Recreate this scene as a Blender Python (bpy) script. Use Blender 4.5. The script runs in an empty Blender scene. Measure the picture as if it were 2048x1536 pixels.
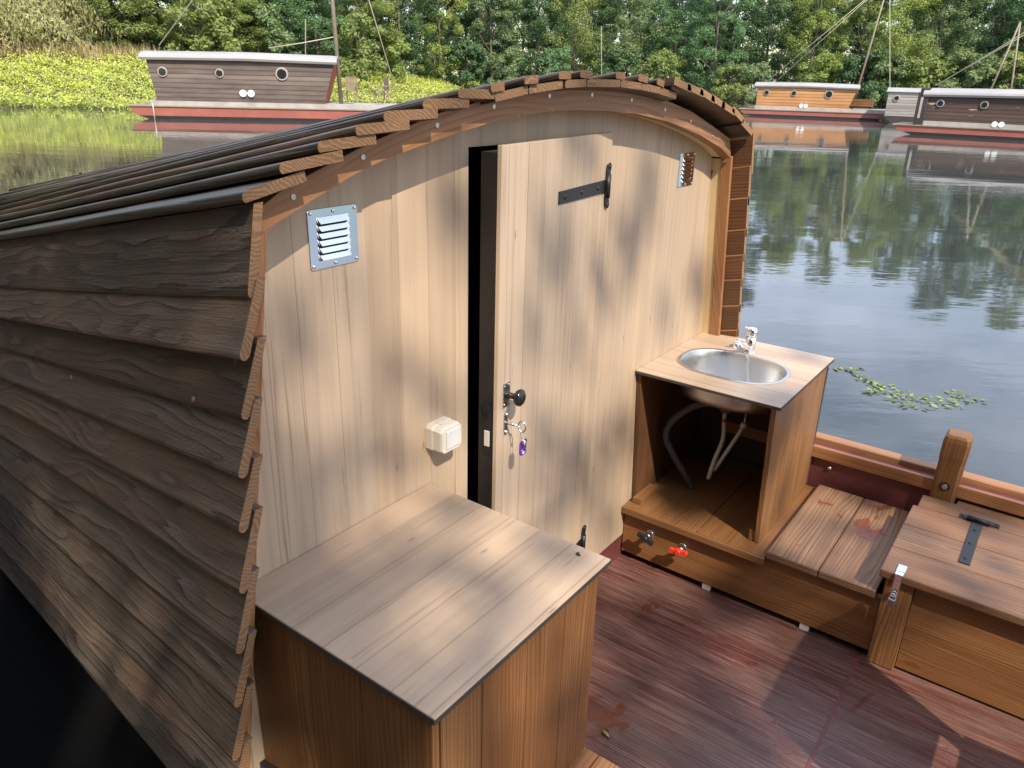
import bpy, bmesh, math, random
import numpy as np
from mathutils import Vector, Matrix

random.seed(7)
RNG = np.random.default_rng(11)
S = bpy.context.scene
COL = S.collection
R = math.radians

# ---------------------------------------------------------------- camera
CAM = Vector((0.0, -1.2, 1.7328))
RT = Vector((0.59725691, -0.80167584, 0.02449572))
UP = Vector((0.28465755, 0.24042818, 0.92798942))
FW = Vector((0.74983616, 0.5472752, -0.37180047))
FPX = 1533.43
cd = bpy.data.cameras.new('camera')
cam = bpy.data.objects.new('camera', cd)
COL.objects.link(cam)
m = Matrix((RT, UP, -FW)).transposed().to_4x4()
m.translation = CAM
cam.matrix_world = m
cd.sensor_width = 36.0
cd.lens = FPX / 2048 * 36.0
cd.clip_start = 0.05
cd.clip_end = 3000
S.camera = cam

# ---------------------------------------------------------------- light
SUN = Vector((0.326, 0.593, -0.736)).normalized()      # travel direction
sd = bpy.data.lights.new('sun', 'SUN')
sd.energy = 5.0
sd.angle = R(0.53)
sd.color = (1.0, 0.895, 0.745)
so = bpy.data.objects.new('sun', sd)
COL.objects.link(so)
so.rotation_euler = SUN.to_track_quat('-Z', 'Y').to_euler()
so.location = (-6, -12, 20)

W = bpy.data.worlds.new('World')
S.world = W
W.use_nodes = True
wn = W.node_tree
wn.nodes.clear()
sky = wn.nodes.new('ShaderNodeTexSky')
sky.sky_type = 'NISHITA'
sky.sun_disc = False
sky.sun_elevation = R(47.4)
sky.sun_rotation = R(208.8)
sky.air_density = 1.2
sky.dust_density = 0.6
tc = wn.nodes.new('ShaderNodeTexCoord')
mp = wn.nodes.new('ShaderNodeMapping')
mp.inputs['Scale'].default_value = (1.0, 1.0, 2.4)
mp.inputs['Location'].default_value = (0.35, 0.1, 0.0)
cn = wn.nodes.new('ShaderNodeTexNoise')
cn.inputs['Scale'].default_value = 2.1
cn.inputs['Detail'].default_value = 7
cn.inputs['Roughness'].default_value = 0.56
cr = wn.nodes.new('ShaderNodeMapRange')
cr.inputs[1].default_value = 0.32
cr.inputs[2].default_value = 0.56
cr.inputs[4].default_value = 0.85
cm = wn.nodes.new('ShaderNodeMix')
cm.data_type = 'RGBA'
cm.inputs[7].default_value = (9.6, 10.3, 12.9, 1)
bg = wn.nodes.new('ShaderNodeBackground')
bg.inputs['Strength'].default_value = 0.15
wo = wn.nodes.new('ShaderNodeOutputWorld')
L = wn.links.new
L(tc.outputs['Generated'], mp.inputs['Vector'])
L(mp.outputs['Vector'], cn.inputs['Vector'])
L(cn.outputs[0], cr.inputs[0])
sz_ = wn.nodes.new('ShaderNodeSeparateXYZ')
ef = wn.nodes.new('ShaderNodeMapRange')
ef.inputs[1].default_value = 0.10
ef.inputs[2].default_value = 0.26
ef.inputs[3].default_value = 0.0
mu = wn.nodes.new('ShaderNodeMath')
mu.operation = 'MULTIPLY'
L(tc.outputs['Generated'], sz_.inputs[0])
L(sz_.outputs[2], ef.inputs[0])
L(cr.outputs[0], mu.inputs[0])
L(ef.outputs[0], mu.inputs[1])
L(mu.outputs[0], cm.inputs[0])
L(sky.outputs[0], cm.inputs[6])
L(cm.outputs[2], bg.inputs['Color'])
L(bg.outputs[0], wo.inputs['Surface'])

S.view_settings.view_transform = 'Standard'
S.view_settings.look = 'None'
S.view_settings.exposure = 0.45
S.view_settings.gamma = 1.0
S.render.engine = 'CYCLES'
S.cycles.max_bounces = 8
S.cycles.use_denoising = True

WATER = -0.32


def ray(px, py):
    return FW + RT * ((px - 1024) / FPX) - UP * ((py - 768) / FPX)


def on_z(px, py, z=WATER):
    d = ray(px, py)
    return CAM + d * ((z - CAM.z) / d.z)


def horizon(px):
    return 768 + FPX * (FW.z + RT.z * (px - 1024) / FPX) / UP.z


def at_dist(px, dist, z=WATER):
    d = ray(px, horizon(px))
    h = Vector((d.x, d.y, 0)).normalized()
    return Vector((CAM.x + h.x * dist, CAM.y + h.y * dist, z))


# ---------------------------------------------------------------- node helper
class T:
    def __init__(s, name):
        s.m = bpy.data.materials.new(name)
        s.m.use_nodes = True
        s.t = s.m.node_tree
        s.t.nodes.clear()
        s.out = s.t.nodes.new('ShaderNodeOutputMaterial')

    def n(s, typ, ins=(), out=0, **props):
        nd = s.t.nodes.new('ShaderNode' + typ)
        for k, v in props.items():
            setattr(nd, k, v)
        items = ins.items() if isinstance(ins, dict) else enumerate(ins)
        for k, v in items:
            if v is None:
                continue
            if isinstance(v, bpy.types.NodeSocket):
                s.t.links.new(v, nd.inputs[k])
            else:
                if isinstance(v, (tuple, list)) and len(v) == 3 and nd.inputs[k].type == 'RGBA':
                    v = (*v, 1)
                nd.inputs[k].default_value = v
        s.last = nd
        return nd.outputs[out]

    def math(s, op, a, b=None, c=None, clamp=False):
        return s.n('Math', [a, b, c], operation=op, use_clamp=clamp)

    def mix(s, f, a, b, blend='MIX'):
        return s.n('Mix', {0: f, 6: a, 7: b}, out=2, data_type='RGBA', blend_type=blend)

    def mapr(s, v, a, b, c=0.0, d=1.0, smooth=False):
        return s.n('MapRange', [v, a, b, c, d], interpolation_type='SMOOTHSTEP' if smooth else 'LINEAR')

    def comb(s, x, y, z=0.0):
        return s.n('CombineXYZ', [x, y, z])

    def sep(s, v):
        s.n('SeparateXYZ', [v])
        return s.last.outputs

    def noise(s, vec, scale, detail=3, rough=0.5, out=0, dist=0.0):
        return s.n('TexNoise', {'Vector': vec, 'Scale': scale, 'Detail': detail, 'Roughness': rough, 'Distortion': dist}, out=out)

    def ramp(s, f, stops):
        o = s.n('ValToRGB', [f])
        e = s.last.color_ramp.elements
        e[0].position, e[0].color = stops[0][0], (*stops[0][1], 1)
        e[1].position, e[1].color = stops[-1][0], (*stops[-1][1], 1)
        for p, c in stops[1:-1]:
            el = e.new(p)
            el.color = (*c, 1)
        return o

    def bump(s, h, strength=0.3, dist=0.01, normal=None):
        return s.n('Bump', {'Height': h, 'Strength': strength, 'Distance': dist, 'Normal': normal})

    def bsdf(s, color, rough=0.5, normal=None, metal=0.0, spec=0.5, **kw):
        ins = {'Base Color': color, 'Roughness': rough, 'Metallic': metal, 'Specular IOR Level': spec}
        if normal is not None:
            ins['Normal'] = normal
        for k, v in kw.items():
            ins[k.replace('_', ' ')] = v
        o = s.n('BsdfPrincipled', ins)
        s.t.links.new(o, s.out.inputs['Surface'])
        return o


def simple(name, col, rough=0.5, metal=0.0, var=0.15, scale=30.0, bump=0.0, spec=0.5):
    t = T(name)
    co = t.n('TexCoord', out=3)
    nz = t.noise(co, scale, 4, 0.6)
    k = t.mapr(nz, 0.25, 0.75, 1 - var, 1 + var)
    c = t.mix(1.0, col, t.comb(k, k, k), 'MULTIPLY')
    r = t.mapr(nz, 0.3, 0.7, max(0.02, rough * 0.8), min(1, rough * 1.2))
    nrm = t.bump(nz, bump, 0.004) if bump else None
    t.bsdf(c, r, nrm, metal, spec)
    return t.m


def wood(name, dark, mid, light, ring=70.0, warp=0.05, ku=1.2, knots=0.0, bump=0.35, rough=0.6, fiber=0.35,
         tone=0.3, stain=None, stain_amt=0.0, wet=None, knot_col=None, spec=0.35, bd=0.006, ufreq=0.9, rgb=.35, gritb=.3):
    """plank wood: UV u runs along the grain in metres, v across; each plank has its own v block of 10"""
    t = T(name)
    uv = t.sep(t.n('TexCoord', out=2))
    u, v = uv[0], uv[1]
    idx = t.math('FLOOR', t.math('DIVIDE', v, 10.0))
    rnd = t.n('TexWhiteNoise', {'W': idx}, noise_dimensions='1D')
    rnd2 = t.n('TexWhiteNoise', {'W': t.math('ADD', idx, 0.37)}, noise_dimensions='1D')
    w1 = t.noise(t.comb(t.math('MULTIPLY', u, ufreq), t.math('MULTIPLY', v, 5.0), 0.0), 1.0, 2, 0.45)
    p = t.math('ADD', v, t.math('MULTIPLY', t.math('SUBTRACT', w1, 0.5), warp))
    ph = t.math('MULTIPLY', p, ring)
    j1 = t.noise(t.comb(t.math('MULTIPLY', u, .5), t.math('MULTIPLY', v, 34.0), 3.0), 1.0, 2, .6)
    ph = t.math('ADD', ph, t.math('MULTIPLY', j1, 9.0))
    kmask = None
    if knots:
        kv = t.comb(t.math('MULTIPLY', u, ku), t.math('MULTIPLY', v, ku * 3.0), 0.0)
        d = t.n('TexVoronoi', {'Vector': kv, 'Scale': 1.0, 'Randomness': 0.9}, voronoi_dimensions='2D')
        cellc = t.last.outputs[1]
        on = t.math('GREATER_THAN', t.sep(cellc)[0], 1.0 - knots)
        bulge = t.math('MULTIPLY', t.mapr(d, 0.0, 0.42, 1.0, 0.0, True), on)
        ph = t.math('ADD', ph, t.math('MULTIPLY', bulge, 5.5))
        kmask = t.math('MULTIPLY', t.mapr(d, 0.035, 0.06, 1.0, 0.0, True), on)
    sn = t.math('SINE', t.math('MULTIPLY', ph, 1.0))
    fr = t.math('FRACT', t.math('MULTIPLY', ph, .15915))
    # early wood darkens slowly into the late wood line, then jumps back
    rg = t.math('MULTIPLY', t.math('SUBTRACT', 1.0, t.math('POWER', fr, 2.2)), t.mapr(fr, 0.0, .10, 0.0, 1.0, True))
    am = t.noise(t.comb(t.math('MULTIPLY', u, 1.3), t.math('MULTIPLY', v, 16.0), 7.0), 1.0, 3, .6)
    rg = t.mix(t.mapr(am, .35, .62, .15, 1.0, True), (.45, .45, .45), t.comb(rg, rg, rg))
    rg = t.sep(rg)[0]
    fb = t.noise(t.comb(t.math('MULTIPLY', u, 5.0), t.math('MULTIPLY', v, 260.0), 0.0), 1.0, 3, 0.6)
    fb2 = t.noise(t.comb(t.math('MULTIPLY', u, 1.6), t.math('MULTIPLY', v, 28.0), 0.0), 1.0, 3, 0.6)
    f = t.math('ADD', t.math('MULTIPLY', rg, 0.50), t.math('MULTIPLY', fb2, 0.55))
    f = t.math('ADD', f, t.math('MULTIPLY', t.math('SUBTRACT', fb, 0.5), fiber))
    c = t.ramp(f, [(0.12, dark), (0.48, mid), (0.88, light)])
    if kmask is not None:
        c = t.mix(t.math('MULTIPLY', kmask, 0.8), c, knot_col or dark)
    if stain is not None:
        sm = t.noise(t.comb(t.math('MULTIPLY', u, 1.3), t.math('MULTIPLY', v, 3.5), 0.0), 1.6, 4, 0.6)
        c = t.mix(t.math('MULTIPLY', t.mapr(sm, 0.42, 0.66, 0, 1, True), stain_amt), c, stain)
    k = t.mapr(rnd, 0, 1, 1 - tone, 1 + tone)
    k2 = t.math('MULTIPLY', k, t.mapr(rnd2, 0, 1, 0.93, 1.07))
    c = t.mix(1.0, c, t.comb(k, k2, t.math('MULTIPLY', k2, t.mapr(rnd2, 0, 1, 0.94, 1.06))), 'MULTIPLY')
    h = t.math('ADD', t.math('MULTIPLY', rg, rgb), t.math('MULTIPLY', fb, 0.35))
    grit = t.noise(t.comb(t.math('MULTIPLY', u, 60.0), t.math('MULTIPLY', v, 160.0), 0.0), 1.0, 2, 0.6)
    h = t.math('ADD', h, t.math('MULTIPLY', t.math('MULTIPLY', grit, t.mapr(am, .4, .65, .25, 1.0)), gritb))
    rr = t.mapr(fb2, 0.3, 0.7, rough * 0.82, min(1.0, rough * 1.15))
    if wet is not None:
        col, amt, sc, lo = wet
        wm = t.noise(t.n('TexCoord', out=3), sc, 4, 0.55, dist=0.6)
        wmk = t.mapr(wm, lo, lo + 0.03, 0, amt, True)
        c = t.mix(wmk, c, col)
        rr = t.math('SUBTRACT', rr, t.math('MULTIPLY', wmk, rough * 0.75))
        h = t.math('MULTIPLY', h, t.math('SUBTRACT', 1.0, wmk))
    t.bsdf(c, rr, t.bump(h, bump, bd), spec=spec)
    return t.m


def laminate(name, base, dark, plank=0.095, rough=0.45):
    """printed board: pale oak with plank joints every few centimetres; UV u along the grain"""
    t = T(name)
    uv = t.sep(t.n('TexCoord', out=2))
    u, v = uv[0], uv[1]
    vs = t.math('DIVIDE', v, plank)
    wob = t.noise(t.comb(0.0, t.math('MULTIPLY', t.math('FLOOR', vs), 3.1), 0.0), 1.0, 0)
    cell = t.math('FLOOR', t.math('ADD', vs, t.math('MULTIPLY', wob, 0.0)))
    fr = t.math('FRACT', vs)
    rnd = t.n('TexWhiteNoise', {'W': cell}, noise_dimensions='1D')
    rnd2 = t.n('TexWhiteNoise', {'W': t.math('ADD', cell, 0.5)}, noise_dimensions='1D')
    off = t.math('MULTIPLY', rnd, 37.0)
    a = t.noise(t.comb(t.math('ADD', t.math('MULTIPLY', u, 1.1), off), t.math('MULTIPLY', v, 32.0), off), 1.0, 4, 0.6, dist=0.5)
    b = t.noise(t.comb(t.math('ADD', t.math('MULTIPLY', u, 7.0), off), t.math('MULTIPLY', v, 420.0), 0.0), 1.0, 2, 0.6)
    g = t.noise(t.comb(t.math('ADD', t.math('MULTIPLY', u, 1.6), off), t.math('MULTIPLY', v, 75.0), 3.0), 1.0, 3, 0.6, dist=0.9)
    streak = t.mapr(g, 0.60, 0.74, 0, 1, True)
    f = t.math('ADD', t.math('MULTIPLY', a, 0.75), t.math('MULTIPLY', b, 0.35))
    c = t.ramp(f, [(0.30, tuple(x * 0.80 for x in base)), (0.55, base), (0.8, tuple(min(1, x * 1.12) for x in base))])
    c = t.mix(t.math('MULTIPLY', streak, 0.62), c, dark)
    seam = t.math('MULTIPLY', t.mapr(fr, 0.0, 0.032, 1.0, 0.0), t.mapr(rnd2, 0.1, 0.6, 0.3, 1.0))
    c = t.mix(t.math('MULTIPLY', seam, 0.75), c, dark)
    k = t.mapr(rnd, 0, 1, 0.87, 1.07)
    k2 = t.math('MULTIPLY', k, t.mapr(rnd2, 0, 1, 0.965, 1.02))
    c = t.mix(1.0, c, t.comb(k, k2, t.math('MULTIPLY', k2, t.mapr(rnd2, 0, 1, 0.95, 1.02))), 'MULTIPLY')
    # a few pin knots
    d = t.n('TexVoronoi', {'Vector': t.comb(t.math('MULTIPLY', u, 2.2), t.math('MULTIPLY', v, 9.0), 0.0), 'Scale': 1.0}, voronoi_dimensions='2D')
    on = t.math('GREATER_THAN', t.sep(t.last.outputs[1])[0], 0.72)
    c = t.mix(t.math('MULTIPLY', t.mapr(d, 0.012, 0.04, 0.6, 0.0, True), on), c, dark)
    t.bsdf(c, t.mapr(b, 0.3, 0.7, rough * 0.9, rough * 1.15), t.bump(b, 0.10, 0.002), spec=0.4)
    return t.m


def endgrain(name, dark, light):
    t = T(name)
    co = t.n('TexCoord', out=3)
    x = t.sep(co)
    n1 = t.noise(co, 9.0, 2)
    ph = t.math('ADD', t.math('MULTIPLY', t.math('ADD', x[0], t.math('MULTIPLY', x[2], 1.6)), 420.0), t.math('MULTIPLY', n1, 90.0))
    st = t.mapr(t.math('SINE', ph), -0.3, 0.9)
    fine = t.noise(co, 160.0, 3, 0.6)
    f = t.math('ADD', t.math('MULTIPLY', st, 0.42), t.math('MULTIPLY', fine, 0.58))
    c = t.ramp(f, [(0.1, dark), (0.8, light)])
    t.bsdf(c, 0.7, t.bump(fine, 0.25, 0.003), spec=0.2)
    return t.m


M = {}
M['siding'] = wood('weathered_siding', (.042, .030, .022), (.130, .091, .065), (.25, .185, .140), ring=170, warp=.32, ku=1.7, knots=.62,
                   bump=.9, rough=.62, fiber=.22, tone=.34, rgb=.30, gritb=.7, stain=(.20, .122, .078), stain_amt=.6, knot_col=(.17, .095, .055), bd=.007, ufreq=1.1)
M['roof'] = wood('dark_roof_wood', (.018, .012, .009), (.045, .030, .021), (.10, .072, .053), ring=330, warp=.12, bump=.45, rough=.38,
                 fiber=.3, tone=.32, knots=.4, spec=.5, rgb=.3, gritb=.2)
M['fresh'] = wood('oiled_trim_wood', (.15, .064, .026), (.265, .122, .052), (.37, .185, .085), ring=430, warp=.10, bump=.2, rough=.5, fiber=.25, tone=.12, knots=.35, ku=2.2, knot_col=(.22, .09, .035))
M['stain'] = wood('stained_plank', (.080, .034, .012), (.175, .078, .028), (.275, .132, .052), ring=560, warp=.11, bump=.3, rough=.5, fiber=.34, tone=.16, knots=.4, ku=1.8, knot_col=(.13, .05, .018))
M['worn'] = wood('worn_bench_plank', (.095, .045, .022), (.19, .098, .050), (.31, .185, .105), ring=430, warp=.11, bump=.35, rough=.55, fiber=.34, tone=.12,
                 knots=.55, ku=2.1, knot_col=(.16, .062, .03), stain=(.13, .075, .052), stain_amt=.5)
M['benchwet'] = wood('bench_plank_with_wet_patch', (.095, .045, .022), (.19, .098, .050), (.31, .185, .105), ring=430, warp=.11, bump=.35, rough=.55, fiber=.34, tone=.12,
                     knots=.55, ku=2.1, knot_col=(.16, .062, .03), wet=((.17, .045, .024), .8, 3.3, .60))
M['deck'] = wood('maroon_deck_paint', (.028, .010, .008), (.080, .024, .018), (.23, .125, .098), ring=800, warp=.05, bump=.6, rough=.40, fiber=1.25, tone=.06,
                 stain=(.135, .088, .066), stain_amt=.45, wet=((.10, .026, .013), .75, 1.9, .60), spec=.5, ufreq=.6)
M['hullin'] = simple('maroon_hull_paint', (.13, .036, .034), .45, 0, .25, 9, .25)
M['stainshade'] = wood('stained_plank_shade_tone', (.045, .020, .008), (.095, .043, .018), (.15, .072, .032), ring=500, warp=.1, bump=.3, rough=.55, fiber=.3, tone=.15)  # darkened copy of the stained plank, shade put into the colour
M['endroof'] = endgrain('cut_end_grain_shaded_brown', (.12, .066, .033), (.25, .145, .078))  # darker copy of the cut ends, with their shade put into the colour
M['gapblack'] = simple('gap_black', (.006, .006, .006), .95, 0, .1, 20, 0, .05)
M['end'] = endgrain('cut_end_grain', (.185, .100, .050), (.34, .20, .105))
M['lam'] = laminate('oak_laminate', (.445, .335, .236), (.17, .105, .062))
M['lamtop'] = laminate('oak_laminate_top', (.43, .318, .224), (.18, .115, .075), .088, .36)
M['lamedge'] = simple('laminate_edge', (.045, .042, .038), .5)
M['cream'] = simple('cream_board', (.62, .47, .27), .6, 0, .05)
M['black'] = simple('black_door_edge', (.012, .011, .010), .45)
M['iron'] = simple('black_iron', (.022, .022, .024), .42, .4, .3, 80, .2)
M['chrome'] = simple('polished_steel', (.80, .81, .82), .07, 1, .03)
M['steel'] = simple('brushed_sink_steel', (.62, .62, .61), .36, 1, .02, 25)
M['zinc'] = simple('zinc_plate', (.62, .63, .66), .28, 1, .1, 60)
M['screw'] = simple('screw_head', (.45, .44, .42), .35, 1, .1)
M['cream_plastic'] = simple('cream_plastic', (.58, .54, .455), .38, 0, .02)
M['rocker'] = simple('pale_rocker', (.56, .56, .535), .3, 0, .02)
M['knob'] = simple('glossy_black_knob', (.012, .012, .014), .12)
M['purple'] = simple('purple_tag', (.13, .03, .36), .3)
M['paper'] = simple('white_paper', (.75, .74, .72), .6, 0, .05)
M['red'] = simple('red_plastic', (.62, .045, .025), .35, 0, .06)
M['blackplastic'] = simple('black_plastic', (.02, .02, .022), .4)
M['whitehose'] = simple('white_hose', (.45, .44, .42), .4, 0, .06)
M['greyhose'] = simple('grey_ribbed_hose', (.07, .072, .075), .5, 0, .1)
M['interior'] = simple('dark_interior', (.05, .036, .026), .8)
M['hullout'] = simple('black_tarred_hull', (.012, .010, .010), .6, 0, .3, 6, .2)
M['block'] = simple('pale_block', (.52, .50, .46), .7)
M['leafgreen'] = simple('leaf_green', (.16, .24, .05), .5)
M['leafdry'] = simple('leaf_dry', (.50, .38, .19), .6)
# far boats
M['hullred'] = simple('red_hull_paint', (.28, .088, .064), .5, 0, .14, 1.2)
M['roofwhite'] = simple('pale_roof_sheet', (.29, .28, .272), .5, 0, .12, .8)
M['deckgrey'] = simple('grey_deck_edge', (.33, .31, .28), .7, 0, .25, 1.6)
M['rust'] = simple('rust_red_paint', (.38, .09, .045), .6, 0, .15, 2)
M['pole'] = simple('grey_pole_wood', (.24, .19, .14), .7, 0, .2, 4)
M['rope'] = simple('hemp_rope', (.42, .38, .27), .8, 0, .1, 40)
M['white'] = simple('white_paint', (.80, .79, .76), .5, 0, .03)
M['dkglass'] = simple('dark_glass', (.02, .02, .022), .15)
M['portring'] = simple('weathered_ring', (.33, .29, .25), .6)
M['darkwall'] = simple('dark_end_wall', (.035, .028, .025), .7, 0, .3, 2)


def cladding(name, a, b, board=.14, wear=None):
    t = T(name)
    uv = t.sep(t.n('TexCoord', out=2))
    u, v = uv[0], uv[1]
    vs = t.math('DIVIDE', v, board)
    cell = t.math('FLOOR', vs)
    rnd = t.n('TexWhiteNoise', {'W': cell}, noise_dimensions='1D')
    n1 = t.noise(t.comb(t.math('MULTIPLY', u, .7), t.math('MULTIPLY', v, 7.0), 0.0), 1.0, 5, .65)
    n2 = t.noise(t.comb(t.math('MULTIPLY', u, .45), t.math('MULTIPLY', v, .8), 4.0), 1.0, 4, .6)
    f = t.math('ADD', t.math('MULTIPLY', n1, .55), t.math('ADD', t.math('MULTIPLY', rnd, .30), t.math('MULTIPLY', n2, .4)))
    c = t.ramp(f, [(.3, a), (.8, b)])
    line = t.mapr(t.math('FRACT', vs), 0.12, .30, 1.0, 0.0)
    c = t.mix(t.math('MULTIPLY', line, .55), c, tuple(x * .3 for x in a))
    if wear is not None:
        col, sc, lo, su = wear
        n3 = t.noise(t.comb(t.math('MULTIPLY', u, su), t.math('MULTIPLY', v, sc), 9.0), 1.0, 3, .6)
        c = t.mix(t.mapr(n3, lo, lo + .04, 0, .9), c, col)
    t.bsdf(c, .7, spec=.25)
    return t.m


M['cladgrey'] = cladding('weathered_grey_cladding', (.045, .035, .03), (.20, .155, .13), .19, ((.33, .15, .085), 1.0, .69, .4))
M['clador'] = cladding('orange_cladding', (.30, .135, .05), (.54, .29, .13), .19)
M['cladbrown'] = cladding('dark_peeling_cladding', (.05, .034, .028), (.105, .07, .055), .16, ((.48, .36, .26), 5.0, .635, .9))
M['cladsilver'] = cladding('silver_cladding', (.16, .14, .125), (.36, .33, .30), .16)


def leafmat(name, col, trans=.35, var=.45, hue=.04, tint=True):
    t = T(name)
    rp = t.n('NewGeometry', out=8)
    rnd = t.n('TexWhiteNoise', {'W': t.math('MULTIPLY', rp, 91.7)}, noise_dimensions='1D')
    k = t.mapr(rp, 0, 1, 1 - var, 1 + var)
    c = t.mix(1.0, col, t.comb(k, k, k), 'MULTIPLY')
    hs = t.n('HueSaturation', {'Hue': t.mapr(rnd, 0, 1, .5 - hue, .5 + hue * .4), 'Saturation': t.mapr(rnd, 0, 1, .75, 1.1), 'Color': c})
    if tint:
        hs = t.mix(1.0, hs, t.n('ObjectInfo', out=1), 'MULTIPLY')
    d = t.n('BsdfPrincipled', {'Base Color': hs, 'Roughness': .55, 'Specular IOR Level': .25})
    tr = t.n('BsdfTranslucent', {'Color': t.mix(1.0, hs, (1.25, 1.3, .7), 'MULTIPLY')})
    t.t.links.new(t.n('MixShader', [trans, d, tr]), t.out.inputs['Surface'])
    return t.m


M['leaf'] = leafmat('tree_foliage', (.185, .27, .118), .45, .28)
M['willow'] = leafmat('willow_foliage', (.37, .36, .165), .4, .3, .02)
M['meadow'] = leafmat('meadow_plants', (.36, .43, .075), .3, .4, .03, False)
M['flower'] = leafmat('yellow_petals', (.66, .64, .05), .25, .15, .01, False)
M['drygrass'] = leafmat('dry_grass', (.33, .26, .12), .25, .35, .03, False)
M['pad'] = leafmat('water_plant_leaf', (.17, .25, .06), .2, .4, .05, False)
M['bark'] = simple('tree_bark', (.13, .105, .08), .85, 0, .4, 4, .4)
M['earth'] = simple('river_bank_earth', (.085, .08, .045), .9, 0, .4, 1.5)


def water_mat():
    t = T('river_water')
    co = t.n('TexCoord', out=3)
    mp1 = t.n('Mapping', {'Vector': co, 'Rotation': (0, 0, R(53.9)), 'Scale': (1.0, 1.0, 1.0)})
    xyz = t.sep(mp1)
    # x' runs across the picture, y' away from the viewer
    rip = t.noise(t.comb(t.math('MULTIPLY', xyz[0], 1.1), t.math('MULTIPLY', xyz[1], 2.6), 0.0), 1.5, 3, .55)
    swell = t.noise(t.comb(t.math('MULTIPLY', xyz[0], .22), t.math('MULTIPLY', xyz[1], .6), 5.0), 1.0, 2, .5)
    calm = t.mapr(t.noise(t.comb(t.math('MULTIPLY', xyz[0], .07), t.math('MULTIPLY', xyz[1], .28), 2.0), 1.0, 3, .55), .38, .66, .10, 1.0, True)
    h = t.math('ADD', t.math('MULTIPLY', t.math('MULTIPLY', rip, calm), .005), t.math('MULTIPLY', swell, .008))
    nb = t.bump(h, .8, 1.0)
    murk = t.mapr(t.noise(t.comb(t.math('MULTIPLY', xyz[0], .1), t.math('MULTIPLY', xyz[1], .8), 1.0), 1.0, 4, .6), .35, .7, .75, 1.25)
    c = t.mix(1.0, (.046, .052, .050), t.comb(murk, murk, murk), 'MULTIPLY')
    t.bsdf(c, .035, nb, 0, .5, IOR=1.75)
    return t.m


M['water'] = water_mat()

# ---------------------------------------------------------------- mesh builder
PLANK = [0]


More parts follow.
